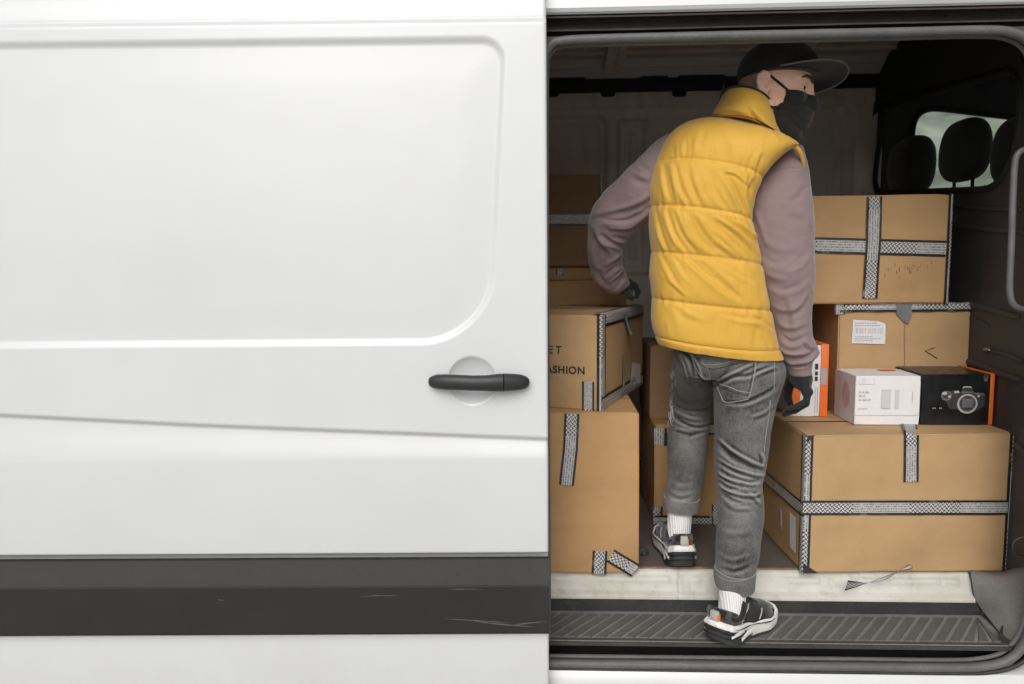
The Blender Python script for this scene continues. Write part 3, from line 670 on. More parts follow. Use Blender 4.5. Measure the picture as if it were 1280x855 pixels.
# ---- bulkhead with its window
bn = Vector((1, -.09, 0)).normalized(); bp = Vector((1.315, 2.1, 1)); be = Vector((.09, 1, 0)).normalized()
def framed(loop2, lo, hi, to3, name, mat, parent=van):
    n = 96; L = np.array(loop2); L = np.vstack([L, L[:1]])
    seg = np.hypot(*np.diff(L, axis=0).T); cum = np.concatenate([[0], np.cumsum(seg)]); t = np.linspace(0, cum[-1], n, endpoint=False)
    H_ = np.stack([np.interp(t, cum, L[:, 0]), np.interp(t, cum, L[:, 1])], 1)
    for _ in range(5): H_ = .5 * H_ + .25 * (np.roll(H_, 1, 0) + np.roll(H_, -1, 0))
    c = H_.mean(0); out = []
    for p in H_:
        d = p - c; s_ = min([((hi[i] if d[i] > 0 else lo[i]) - c[i]) / d[i] for i in (0, 1) if abs(d[i]) > 1e-9]); out.append(c + d * s_)
    for i, cor in enumerate(((lo[0], lo[1]), (lo[0], hi[1]), (hi[0], lo[1]), (hi[0], hi[1]))):
        k = int(np.argmin([math.hypot(*(np.array(cor) - o)) for o in out])); out[k] = np.array(cor)
    V = [to3(p) for p in H_] + [to3(p) for p in out]
    o = mk(name, V, grid_faces(2, n, True), mat, None, False)
    if parent is van: vpart(o)
    else: o.parent = parent
    return o, [to3(p) for p in H_]
def B2(u, v): q = PP(u, v, bp, bn); return (q - bp).dot(be), q.z
hole = [B2(*p) for p in ((1108, 134), (1190, 109), (1271, 85), (1276, 90), (1277, 120), (1275, 170), (1262, 215), (1250, 230), (1236, 237), (1170, 239), (1100, 241), (1092, 236), (1098, 185))]
bk, hl = framed(hole, (-.06, zf), (1.36, 2.26), lambda p: bp + be * p[0] + Vector((0, 0, p[1] - bp.z)), 'bulkhead', M['bulk'])
b = MB(); b.tube(hl, .011, 8, closed=True, up=bn); o = b.build('window_frame', M['dark']); o.parent = bk
o = mk('window_pane', [p + bn * .004 for p in hl], [tuple(range(len(hl)))], M['glass'], bk, False)
for pts, r in ((((1170, 243), (1200, 258), (1277, 262)), .006), (((1180, 281), (1215, 285), (1280, 290)), .008), (((1214, 380), (1242, 388), (1273, 396)), .009), (((1213, 397), (1225, 402), (1236, 408)), .005), (((1210, 452), (1240, 463), (1276, 476)), .010), (((1230, 438), (1255, 442), (1278, 452)), .007), (((1270, 556), (1275, 560), (1283, 567)), .010)):
    b = MB(); b.tube(sspline([PP(u, v, bp - bn * .002, bn) for u, v in pts], 14), r, 8, flat=.7, up=bn); o = b.build('pressed_rib', M['bulk']); o.parent = bk
b = MB(); p = PP(1234, 437, bp - bn * .012, bn); b.sphere(p, (.009, .016, .007), 12); o = b.build('panel_clip', M['steel']); o.parent = bk
b = MB(); xa = P(1310, 430, 1.985).x
quad(b, (xa, 1.975, zf - .05), (1.30, 2.06, zf - .05), (1.30, 2.06, 2.2), (xa, 1.975, 2.2)); vpart(b.build('pillar_lining', M['bulk'], None, False))
# headliner gusset above the window
b = MB(); V = [PP(1092, 45, bp - bn * .02, bn), PP(1276, 30, bp - bn * .02, bn), PP(1276, 78, bp - bn * .02, bn), PP(1110, 124, bp - bn * .02, bn), PP(1088, 150, bp - bn * .02, bn), PP(1084, 100, bp - bn * .02, bn)]
b.add(V, [tuple(range(6))]); vpart(b.build('headliner_panel', M['dark'], None, False))
gh = [(1300, 184), (1284, 186), (1273, 192), (1268.5, 206), (1266, 250), (1264.5, 300), (1262.5, 345), (1262.5, 366), (1266, 379), (1276, 386), (1300, 390)]
b = MB(); b.tube(sspline([P(u, v, 2.03) for u, v in gh], 60), .0082, 12); vpart(b.build('door_pocket_trim', simple('mauve grey plastic', (.13, .12, .127), .5)))
b = MB(); a = [P(1280 + 14 * math.cos(t), 683 + 11.5 * math.sin(t), 2.03 + .01 * math.sin(t)) for t in np.linspace(0, 2 * math.pi, 40, endpoint=False)]
b.tube(a, .0022, 8, closed=True); b.sphere(P(1291, 683, 2.03), (.014, .012, .02), 12); vpart(b.build('tie_down_ring', simple('dark steel', (.11, .11, .11), .4, metal=.7)))
b = MB(); c = P(802.5, 692, 2.3); b.sphere(c, (.0215, .012, .0215), 24); b.sphere(c + Vector((.004, -.01, .004)), (.009, .008, .009), 16); vpart(b.build('lashing_eye', M['rubber']))
# ---- cab beyond the bulkhead
def C2(u, v): q = P(u, v, 3.47); return q.x, q.z
hole = [C2(*p) for p in ((1141, 150), (1146, 139), (1158, 134), (1290, 150), (1420, 166), (1420, 262), (1280, 262), (1140, 262), (1139, 200))]
cw, hl = framed(hole, (1.42, .5), (XR, zr + .25), lambda p: Vector((p[0], 3.47, p[1])), 'cab_side', M['seat'])
b = MB(); b.tube(hl, .012, 8, closed=True); o = b.build('window_frame', M['dark']); o.parent = cw
o = mk('window_pane', [p + Vector((0, .006, 0)) for p in hl], [tuple(range(len(hl)))], M['glass'], cw, False)
b = MB(); zcb = zr + .21
quad(b, (1.32, 2.3, zcb), (XR, 2.3, zcb), (XR, 3.47, zcb), (1.43, 3.47, zcb)); quad(b, (1.32, 2.0, zr - .02), (XR, 2.0, zr - .02), (XR, 2.3, zcb), (1.32, 2.3, zcb)); quad(b, (1.33, 2.0, .5), (XR, 2.0, .5), (XR, 3.47, .5), (1.44, 3.47, .5)); quad(b, (1.32, 2.0, .5), (XR, 2.0, .5), (XR, 2.0, zr - .02), (1.32, 2.0, zr - .02))
quad(b, (XR - .01, 2.0, .5), (XR - .01, 3.47, .5), (XR - .01, 3.47, 1.25), (XR - .01, 2.0, 1.25))
vpart(b.build('cab_lining', M['seat'], None, False))
vpart(mk('windscreen', [(XR - .01, 2.0, 1.25), (XR - .01, 3.47, 1.25), (XR - .2, 3.47, zcb), (XR - .2, 2.0, zr - .02)], [(0, 1, 2, 3)], M['glass'], None, False))
for (u, v, y, rx, ry, rz) in ((1206, 188, 2.82, .062, .112, .108), (1139, 208, 3.2, .07, .12, .118), (1272, 189, 2.57, .055, .10, .11)):
    c = P(u, v, y); b = MB()
    bm = bmesh.new(); bmesh.ops.create_uvsphere(bm, u_segments=40, v_segments=24, radius=1)
    for q in bm.verts:
        d = q.co.normalized(); e = 3.2; k = (abs(d.x) ** 2.2 + abs(d.y) ** e + abs(d.z) ** e) ** (-1 / 2.8)
        p = d * k; tpz = 1 - .14 * max(0, p.z); q.co = Vector((p.x * rx, p.y * ry * (tpz - .05 * max(0, -p.z)), p.z * rz)) + Vector((0.004 * p.z, 0, 0))
    bm.transform(Matrix.Translation(c)); b.bm(bm); s_ = vpart(b.build('seat_headrest', M['seat']))
    for dy in (-.06, .06):
        b = MB(); b.tube([c + Vector((0, dy, -rz + .01)), c + Vector((0, dy, -rz - .13))], .006, 8)
        o = b.build('headrest_post', M['steel' if y > 3 else 'dark']); o.parent = s_
    b = MB(); b.bbox((c.x - .06, c.y - .22, c.z - rz - .72), (c.x + .08, c.y + .22, c.z - rz - .10), .05, seg=4); vpart(b.build('seat_backrest', M['seat']))
# ================================================================== cartons and small boxes
TW = .046
class Carton:
    def __init__(s, name, label, lb, rb, vt, yl, yr, depth, mat, group=None, zb=None, cat='carton', dent=1.7, r=.004, flaps=True):
        A = P(lb[0], lb[1], yl); B = P(rb[0], rb[1], yr)
        if zb is None: zb = (A.z + B.z) / 2
        zt = P(lb[0], vt, yl).z; d = B - A; d.z = 0
        s.w = d.length; s.h = zt - zb; s.d = depth; s.rz = math.atan2(d.y, d.x)
        bm = bmesh.new(); bmesh.ops.create_cube(bm, size=1)
        for v in bm.verts: v.co = Vector(((v.co.x + .5) * s.w, (v.co.y + .5) * s.d, (v.co.z + .5) * s.h))
        bmesh.ops.bevel(bm, geom=bm.edges[:], offset=r, segments=2, affect='EDGES')
        bmesh.ops.subdivide_edges(bm, edges=[e for e in bm.edges if e.calc_length() > .05], cuts=14, use_grid_fill=True)
        sd_ = random.random() * 50
        for v in bm.verts:
            p = v.co; q = noise.noise_vector(Vector((p.x * 5, p.y * 5, p.z * 5 + sd_))) * .0014 * dent; v.co = p + q
            e = min(p.x, s.w - p.x) + min(p.y, s.d - p.y) + min(p.z, s.h - p.z)
        for v in bm.verts:      # worn corners
            p = v.co; ce = sum(min(a, b - a) for a, b in ((p.x, s.w), (p.y, s.d), (p.z, s.h)))
            if ce < .02: v.co += (Vector((s.w/2, s.d/2, s.h/2)) - p).normalized() * .0045 * dent * random.random()
        b = MB().bm(bm); s.o = b.build(name, mat, None, True, 35)
        s.o.location = (A.x, A.y, zb); s.o.rotation_euler.z = s.rz; tag(s.o, label, cat, group)
        s.Mi = (Matrix.Translation((A.x, A.y, zb)) @ Matrix.Rotation(s.rz, 4, 'Z')).inverted()
        if flaps:   # gap where the top flaps meet
            b = MB(); b.box((.006, s.d / 2 - .0016, s.h - .002), (s.w - .006, s.d / 2 + .0016, s.h + .0022)); b.build('flap_seam', M['ink'], s.o, False)
    def uvp(s, u, v, face='front', off=0):
        n, p0 = {'front': ((0, -1, 0), (0, 0, 0)), 'top': ((0, 0, 1), (0, 0, s.h)), 'right': ((1, 0, 0), (s.w, 0, 0)), 'left': ((-1, 0, 0), (0, 0, 0))}[face]
        Mw = s.Mi.inverted(); q = PP(u, v, Mw @ Vector(p0), (Mw.to_3x3() @ Vector(n)).normalized())
        return s.Mi @ q + Vector(n) * off
    def tape(s, pts, nrm, width=TW, u0=None, mat=None, name='tape_strip', n=14, lift=.0026, curl=0, wob=.0016):
        """ribbon through local points; nrm = normal, or one per point"""
        nl = nrm if hasattr(nrm[0], '__len__') else [nrm] * len(pts)
        pts = [Vector(p) for p in pts]; V = []; UV = []; u = random.random() if u0 is None else u0; prev = None
        rows = []
        for i in range(len(pts) - 1):
            for k in range(n + (i == len(pts) - 2)):
                f = k / n; rows.append((pts[i].lerp(pts[i+1], f), (Vector(nl[i]).lerp(Vector(nl[i+1]), f)).normalized(), pts[i+1] - pts[i]))
        for i, (p, nn, t) in enumerate(rows):
            if 0 < i < len(rows) - 1: t = rows[i+1][0] - rows[i-1][0]
            s2 = t.normalized().cross(nn).normalized()
            if prev is not None: u += (p - prev).length
            prev = p
            for j in range(5):
                f = j / 4
                q = p + s2 * (f - .5) * width + nn * (lift + abs(wob) * (.5 + noise.noise(p * 21 + Vector((0, 0, f * 2 + u)))) + curl * (i / len(rows)) ** 2)
                V.append(q); UV.append((u, f))
        return mk(name, V, grid_faces(len(rows), 5), mat or M['tape'], s.o, True, UV)
    def edge_tape(s, p0, p1, dA, dB, width=TW, split=.5, u0=0.1, n=16, wob=.0012, lift=.0022, r=.004):
        """ribbon folded over an edge: dA, dB point from the edge into its two faces"""
        p0, p1, dA, dB = Vector(p0), Vector(p1), Vector(dA), Vector(dB); V = []; UV = []; L = (p1 - p0).length
        prof = [(-split, 0), (-split * .5, 0), (-.06, 0), (0, 1), (.06, 0), ((1 - split) * .5, 0), (1 - split, 0)]
        for i in range(n + 1):
            p = p0.lerp(p1, i / n)
            for t, c_ in prof:
                d = dA * (-t * width) if t < 0 else dB * (t * width)
                out = -dB if t < 0 else -dA
                if t == 0: out = -(dA + dB) * .5; 
                V.append(p + d + out * (lift + wob * (.5 + noise.noise(p * 23 + Vector((t * 2, u0, 0)))) - (.0010 if t == 0 else 0))); UV.append((u0 + L * i / n, t + split))
        return mk('tape_strip', V, grid_faces(n + 1, 7), M['tape'], s.o, True, UV, 60)
    def patch(s, poly, nrm, mat, name='label', lift=.003):
        nrm = Vector(nrm); return mk(name, [Vector(p) + nrm * lift for p in poly], [tuple(range(len(poly)))], mat, s.o, False)
    def text(s, body, u, v, hpx, mat, face='front', name='lettering', bold=0, sx=1.0, spacing=1.0):
        cu = bpy.data.curves.new(name, 'FONT'); cu.body = body; cu.size = hpx; cu.offset = bold; cu.space_character = spacing; cu.resolution_u = 6
        t = bpy.data.objects.new(name, cu); COL.objects.link(t); dg = bpy.context.evaluated_depsgraph_get(); dg.update()
        me = bpy.data.meshes.new_from_object(t.evaluated_get(dg)); bpy.data.objects.remove(t); bpy.data.curves.remove(cu)
        me.materials.clear(); me.materials.append(mat); o = bpy.data.objects.new(name, me); COL.objects.link(o); o.parent = s.o
        o.location = s.uvp(u, v, face, .0032); o.rotation_euler = {'front': (R(90), 0, 0), 'right': (R(90), 0, R(90)), 'left': (R(90), 0, R(-90))}[face]; o.scale = (sx, 1, 1)
        return o
GB = 'taped cardboard cartons loaded in the van'
# --- tall carton, left
tall = Carton('cardboard_carton', 'tall plain carton at the door edge, standing on the sill under the lettered carton', (660, 716), (798, 717), 516, 2.17, 2.17, .46, M['card'][1], GB, zb=P(740, 716, 2.17).z)
t = tall
t.tape([t.uvp(715, 517), t.uvp(713, 560), t.uvp(708, 606)], (0, -1, 0), .043, .08)
t.tape([t.uvp(750, 688), t.uvp(748.5, 717)], (0, -1, 0), .043, .085, n=6)
t.tape([t.uvp(763, 694), t.uvp(783, 706), t.uvp(794, 713)], (0, -1, 0), .044, .085, n=6)
ztall = t.o.location.z + t.h
# --- lettered carton
f = Carton('cardboard_carton', 'carton with black lettering and taped corner on top of the tall carton by the door', (640, 508.5), (751, 517), 392, 2.285, 2.19, .53, M['card'][3], GB, zb=ztall + .001)
n1 = Vector((0, -1, 0)); n2 = Vector((1, 0, 0)); nu = Vector((0, 0, 1))
f.edge_tape((f.w, 0, f.h), (f.w, 0, 0), -n2, -n1, .052, .22, .02)
f.edge_tape((f.w, 0, f.h), (f.w, f.d, f.h), -n2, -nu, .062, .42, .305 * .52 + .03)
f.edge_tape((f.w, 0, 0), (f.w, f.d, 0), -n2, nu, .06, .3, .09)
f.tape([f.uvp(735.5, 477), f.uvp(735.5, 516)], n1, .036, .305 * .9 - .05, n=6)
f.tape([f.uvp(781, 392, 'right'), f.uvp(782.5, 418, 'right')], n2, .036, .09, n=6, curl=.02)
f.tape([f.uvp(779, 443, 'right'), f.uvp(778, 494, 'right')], n2, .028, .305 * .6)
pl = [f.uvp(u, v, 'right') for u, v in ((787, 481), (799.5, 478), (799.5, 455), (789, 453))]; lab = f.patch(pl, n2, M['label'], 'paper_label')
f.patch([f.uvp(u, v, 'right') for u, v in ((788.5, 478.5), (793.5, 477.5), (793.5, 471.5), (789, 472))], n2, M['inkg'], 'label_print', .0036)
f.text('ET', 685.5, 441.5, .034, M['ink'], spacing=1.35)
f.text('FASHION', 676.5, 465, .0305, M['ink'], bold=.0007, spacing=1.1)
f.text('um.pt', 684.5, 475, .019, M['inkg'], spacing=1.08)
f.tape([(0.0, f.d - .05, f.h), (f.w * .97, f.d - .05, f.h)], nu, .03, .03)
# --- stack in the back left
c1 = Carton('cardboard_carton', 'low carton at the back left under the flat box, behind the lettered carton', (640, 500), (782, 500), 351.5, 2.86, 2.86, .45, M['card'][1], GB, zb=zf + .3)
c1.o.scale.z = 1
c2 = Carton('cardboard_carton', 'flat carton in the back left stack between the taped box and the low carton', (640, 351), (741, 351), 334, 2.92, 2.92, .36, M['card'][1], GB, zb=c1.o.location.z + c1.h + .001)
c2.tape([c2.uvp(700.5, 336), c2.uvp(699.5, 344)], n1, .03, .02, n=4)
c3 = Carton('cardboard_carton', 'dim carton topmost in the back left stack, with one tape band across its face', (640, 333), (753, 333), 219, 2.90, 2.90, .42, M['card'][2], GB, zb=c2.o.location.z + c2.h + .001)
c3.tape([c3.uvp(641, 274), c3.uvp(752, 274)], n1, .047, .0)
c3.edge_tape((c3.w, 0, c3.h), (c3.w, 0, 0), -n2, -n1, .05, .3, .05)
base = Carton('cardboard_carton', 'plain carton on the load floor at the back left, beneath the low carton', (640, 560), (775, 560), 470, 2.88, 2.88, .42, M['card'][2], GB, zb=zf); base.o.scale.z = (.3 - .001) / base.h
# --- carton behind the legs
m = Carton('cardboard_carton', 'carton standing on the load floor behind the legs of the man', (817, 659), (971, 659), 531, 2.58, 2.58, .36, M['card'][1], GB, zb=zf)
zb_ = m.h
m.edge_tape((0, 0, 0), (m.w, 0, 0), -n1, nu, .05, .4, .16)
m.edge_tape((0, 0, 0), (0, 0, .06), -n1, n2, .05, .4, .1)
m.edge_tape((m.w, 0, 0), (m.w, 0, m.h), -n2, -n1, .045, .5, .305 * .7)
m.tape([m.uvp(896, 630), m.uvp(896, 660)], n1, .035, .02, n=6)
m.tape([m.uvp(824, 535), m.uvp(824, 556)], n1, .05, .305 * .6, n=6); m.tape([m.uvp(832, 541), m.uvp(832, 557)], n1, .012, .1, n=6, mat=M['ink'])
m.tape([m.uvp(880, 536), m.uvp(905, 536)], n1, .04, .305 * .6, n=6)
d = Carton('cardboard_carton', 'dim carton on top of the one behind the legs, beside the ripped knee', (812, 531), (905, 531), 432, 2.66, 2.66, .30, M['card'][2], GB, zb=zf + m.h + .001)  # stands in shade, which the darkened cardboard colour carries
# --- big carton right
big = Carton('cardboard_carton', 'largest carton on the right, full tape band round it, carrying the boxed camera', (1003, 713), (1259, 713), 544, 2.165, 2.188, .36, M['card'][3], GB, zb=zf + .001)
t = big
t.tape([t.uvp(1003, 634.5), t.uvp(1259, 634)], n1, .043, 0.0)
t.edge_tape((0, 0, t.h), (0, 0, 0), n2, -n1, .045, .42, .03); t.edge_tape((t.w, 0, t.h), (t.w, 0, 0), -n2, -n1, .05, .32, .305 * .1)
t.tape([t.uvp(1136, 530, 'top'), (t.uvp(1138.5, 545).x, -.001, t.h), t.uvp(1138.5, 570), t.uvp(1138, 602)], [nu, (nu + n1).normalized(), n1, n1], .042, .305 * .86, n=6)
t.tape([(0, t.d, t.h * .46), (0, 0, t.h * .46)], -n2, .043, .305 * .1)
for u0, u1, va, vb in ((988.5, 996, 638, 692), (977, 979, 632, 664)):
    pl = [t.uvp(u, v, 'left') for u, v in ((u0, va + 2), (u0, vb - 9), (u1, vb), (u1, va + 9))]; t.patch(pl, -n2, M['label'], 'paper_label')
t.patch([(.0, -.0005, .0), (.045, -.0005, .0), (.0, -.0005, .03)], n1, M['ink'], 'tape_corner', .0045); t.patch([(.0, -.0005, t.h), (.0, -.0005, t.h - .022), (.022, -.0005, t.h)], n1, M['ink'], 'tape_corner', .0045)
# faint print on the lid
pr0 = t.uvp(1050, 525, 'top')
for r_ in range(2):
    for k in range(16):
        u = 1057 + k * 6.2 + random.random() * 2; v = 527.5 + r_ * 3.2
        if random.random() < .85:
            a = t.uvp(u, v, 'top'); t_w = .006 + .004 * random.random()
            t.patch([a, a + Vector((t_w, 0, 0)), a + Vector((t_w, .006, 0)), a + Vector((0, .006, 0))], nu, M['card'][2], 'lid_print', .0034)
zbig = zf + .001 + t.h
# --- middle right carton, behind
mr = Carton('cardboard_carton', 'carton with white barcode label and black arrow mark, behind the two small boxes', (1045, 508), (1208, 508), 381, 2.485, 2.485, .33, M['card'][3], GB, zb=zbig - .03)
t = mr
t.edge_tape((0, 0, t.h), (t.w, 0, t.h), -n1, -nu, .046, .5, .05, 24, .004)
t.tape([t.uvp(1049, 378), t.uvp(1049, 393)], n1, .034, .305 * .6, n=5)
t.tape([t.uvp(1051, 497), t.uvp(1051, 508)], n1, .045, .305 * .6, n=5)
t.patch([t.uvp(u, v) for u, v in ((1119, 379), (1139, 378), (1138.5, 395), (1134, 405), (1128, 401), (1120, 393))], n1, M['duct'], 'duct_tape_piece', .006)
lab = t.patch([t.uvp(u, v) for u, v in ((1064, 429), (1106, 430), (1106.5, 405), (1102, 403), (1098, 401.5), (1066, 399.5))], n1, M['label'], 'paper_label', .003)
b = MB(); x = 1069.0
while x < 1103:
    wd = random.choice((.5, .8, 1.3)); a, c = t.uvp(x, 417), t.uvp(x + wd, 410); b.add([(a.x, -.0036, a.z), (c.x, -.0036, a.z), (c.x, -.0036, c.z), (a.x, -.0036, c.z)], [(0, 1, 2, 3)]); x += wd + random.choice((.6, .9, 1.4))
b.build('barcode', M['inkg'], t.o, False)
b = MB()
for v, n_ in ((403.5, 9), (406.5, 12), (420.5, 7), (423, 11), (425.5, 8)):
    x = 1068
    for k in range(n_):
        wd = random.uniform(1.2, 3); a, c = t.uvp(x, v + .9), t.uvp(x + wd, v - .4); b.add([(a.x, -.0036, a.z), (c.x, -.0036, a.z), (c.x, -.0036, c.z), (a.x, -.0036, c.z)], [(0, 1, 2, 3)]); x += wd + .8
b.build('label_print', M['inkg'], t.o, False)
b = MB(); b.tube([t.uvp(1167.5, 434.5, off=.0015), t.uvp(1156, 438.5, off=.0015), t.uvp(1171.5, 448, off=.0015)], .0013, 6, flat=.5); b.build('arrow_mark', M['ink'], t.o)
b = MB(); cu = [t.uvp(1130.5, 380).x]; 
t.patch([t.uvp(u, v) for u, v in ((1130, 384), (1130.8, 384), (1130.8, 505), (1130, 505))], n1, M['card'][2], 'panel_joint', .0026)
# --- top right carton
tr = Carton('cardboard_carton', 'topmost carton on the right with crossed tape bands, below the bulkhead window', (1000, 372), (1185, 373.5), 245, 2.47, 2.47, .33, M['card'][0], GB, zb=mr.o.location.z + mr.h + .004)
t = tr
t.tape([t.uvp(1000, 306), t.uvp(1182, 311)], n1, .05, .305 * .3)
t.tape([t.uvp(1092.5, 246), t.uvp(1091, 300), t.uvp(1086.5, 373)], n1, .047, .305 * .35, lift=.0046)
t.edge_tape((t.w, 0, t.h), (t.w, 0, 0), -n2, -n1, .05, .28, .305 * .72)
b = MB()
for k in range(26):
    u = random.gauss(1135, 17); v = 334 + random.gauss(0, 4.5) - (u - 1135) * .06
    if not 1098 < u < 1178: continue
    a = t.uvp(u, v, off=.0028); ln = random.uniform(.003, .011)
    b.add([a, a + Vector((random.uniform(.001, .0026), 0, 0)), a + Vector((.003, 0, -ln)), a + Vector((.0016, 0, -ln * 1.1))], [(0, 1, 2, 3)])
b.build('smudge_mark', simple('dark smudge', (.22, .135, .065), .8, bump=0), t.o, False)
# --- small boxes on the big carton
wbx = Carton('product_box', 'white product box with pale print and orange oval on the big carton', (1068, 527), (1149, 526.5), 470, 2.30, 2.30, .16, M['whitebox'], 'small product boxes on the big carton', zb=zbig + .001, cat='box', dent=.4, r=.0015, flaps=False)
t = wbx; t.o.rotation_euler.z = t.rz
t.patch([(0, .001, .001), (0, t.d - .001, .001), (0, t.d - .001, t.h - .001), (0, .001, t.h - .001)], -n2, M['whiteside'], 'side_shade', .0012)  # darker white laid over this side, its shade put into the colour
e = MB(); cx, cy = t.w * .73, t.d * .72; e.add([(cx + .028 * math.cos(a), cy + .02 * math.sin(a), t.h + .0022) for a in np.linspace(0, 2 * math.pi, 28, endpoint=False)], [tuple(range(28))]); e.build('orange_oval', M['orange'], t.o, False)
e = MB(); e.add([(-.0026, t.d * .42 + .028 * math.cos(a), t.h * .55 + .04 * math.sin(a)) for a in np.linspace(0, 2 * math.pi, 28, endpoint=False)][::-1], [tuple(range(28))]); e.build('printed_oval', simple('faded orange print', (.5, .36, .33), .5), t.o, False)
pale = simple('pale grey print', (.55, .545, .56), .5, var=.03, bump=0); pale2 = simple('mid grey print', (.47, .465, .48), .5, var=.03, bump=0)
def rect(c, u0, v0, u1, v1, mat, name, lift=.0022):
    a, q = c.uvp(u0, v1), c.uvp(u1, v0); return c.patch([(a.x, 0, a.z), (q.x, 0, a.z), (q.x, 0, q.z), (a.x, 0, q.z)], n1, mat, name, lift)
rect(t, 1068, 518.6, 1149, 519.2, pale2, 'printed_line')
rect(t, 1101, 487, 1113.5, 510.5, pale, 'printed_lens'); rect(t, 1102, 487, 1112.5, 488, pale2, 'printed_lens', .0026); rect(t, 1102, 509.5, 1112.5, 510.5, pale2, 'printed_lens', .0026)
rect(t, 1118, 487, 1124, 510.5, pale, 'printed_lens'); rect(t, 1127, 488, 1128, 505, pale, 'printed_lens'); rect(t, 1139.5, 489, 1141, 504, pale2, 'printed_lens')
rect(t, 1073, 473, 1094, 480, simple('off white print', (.68, .675, .685), .45, bump=0), 'printed_logo_block')
for v, n_ in ((490, 3), (494.5, 2), (499.5, 3)):
    x = 1073
    for k in range(n_): wd = random.uniform(2, 5.5); rect(t, x, v - 1.1, x + wd, v + 1.1, pale2, 'printed_text'); x += wd + 1.3
rect(t, 1073, 509.5, 1084, 511, pale, 'printed_text')
cbx = Carton('product_box', 'glossy black camera box with orange end beside the white box', (1150.5, 526.5), (1239, 526.5), 468, 2.30, 2.30, .18, M['blackbox'], 'small product boxes on the big carton', zb=zbig + .001, cat='box', dent=.4, r=.0015, flaps=False)
t = cbx; t.o.location.x += .0
b = MB(); b.bbox((t.w - .009, -.0024, .001), (t.w + .0024, t.d + .002, t.h + .0024), .001); b.build('orange_end', M['orange'], t.o)
# camera printed on the box
g1 = simple('print light grey', (.42, .42, .41), .4, bump=0); g2 = simple('print mid grey', (.13, .13, .13), .4, bump=0); g3 = simple('print dark grey', (.045, .045, .047), .4, bump=0); g4 = simple('print sensor violet', (.16, .135, .17), .3, bump=0)
def disc(c, u, v, r, mat, name, lift, ru=None, seg=32):
    a = c.uvp(u, v); k = r * PX * 1.055; e = MB(); e.add([(a.x + (ru or 1) * k * math.cos(q), -lift, a.z + k * math.sin(q)) for q in np.linspace(0, 2 * math.pi, seg, endpoint=False)], [tuple(range(seg))]); return e.build(name, mat, c.o, False)
def poly(c, pts, mat, name, lift): return c.patch([c.uvp(u, v) for u, v in pts][::-1], n1, mat, name, lift)
poly(t, [(1178, 491), (1181, 489.5), (1192, 488), (1201, 489.5), (1203, 484), (1206, 482.5), (1212, 482.5), (1215, 484), (1216.5, 490), (1229, 491), (1231, 494), (1230, 507), (1222, 513), (1186, 511), (1181, 500)], g3, 'printed_camera_body', .0022)
poly(t, [(1202.5, 485.5), (1204, 482.8), (1213, 482.8), (1214.5, 485.5), (1212, 484.2), (1205, 484.2)], g1, 'printed_camera_hump', .0026)
poly(t, [(1202, 489), (1216, 489), (1216.5, 491.5), (1201.5, 491.5)], g2, 'printed_camera_hump', .0026)
poly(t, [(1217, 490.5), (1229, 491.5), (1231, 495), (1228, 493.8), (1217, 493)], g2, 'printed_camera_plate', .0026)
poly(t, [(1192, 488.5), (1198, 488), (1199, 491), (1192.5, 491.5)], g1, 'printed_camera_dial', .0026)
disc(t, 1182.5, 494.5, 6.2, g2, 'printed_camera_grip', .0026, 1.05); disc(t, 1182.5, 494, 4.3, g3, 'printed_camera_grip', .0030); disc(t, 1180, 491.5, 2.0, g1, 'printed_camera_dial', .0034, 1.6); disc(t, 1186, 495.5, 1.6, g1, 'printed_camera_dial', .0034)
disc(t, 1208.5, 504.5, 12.2, g1, 'printed_lens_mount', .0030); disc(t, 1208.5, 504.3, 10.2, g2, 'printed_lens_mount', .0034); disc(t, 1208.5, 504, 9.0, g3, 'printed_lens_mount', .0038)
rect(t, 1201.5, 498, 1216, 509, g4, 'printed_sensor', .0042); rect(t, 1203.5, 500, 1214, 507, g2, 'printed_sensor', .0046)
disc(t, 1222.5, 495, 1.5, g1, 'printed_camera_badge', .0034)
disc(t, 1232, 471.2, 3.2, g2, 'printed_seal', .0026, .9); disc(t, 1232, 470.6, 1.8, g3, 'printed_seal', .003); rect(t, 1229.6, 473.2, 1234, 476.5, g2, 'printed_seal', .0028)
for u in (1166, 1168.5, 1174, 1176): disc(t, u, 510, .8, g1, 'printed_mark', .0024, seg=8)
b = MB()
for k in range(46):     # scuffed glossy lid
    a = Vector((random.uniform(.01, t.w - .05), random.uniform(.005, t.d - .02), t.h + .0016)); l = random.uniform(.004, .02); q = random.uniform(0, 3)
    b.add([a, a + Vector((l * math.cos(q), l * math.sin(q) * .5, 0)), a + Vector((l * math.cos(q) - .002, l * math.sin(q) * .5 + random.uniform(.002, .006), 0)), a + Vector((-.002, random.uniform(.002, .006), 0))], [(0, 1, 2, 3)])
b.build('lid_scuffs', simple('scuffed gloss brown', (.2, .16, .13), .4, var=.5), t.o, False)
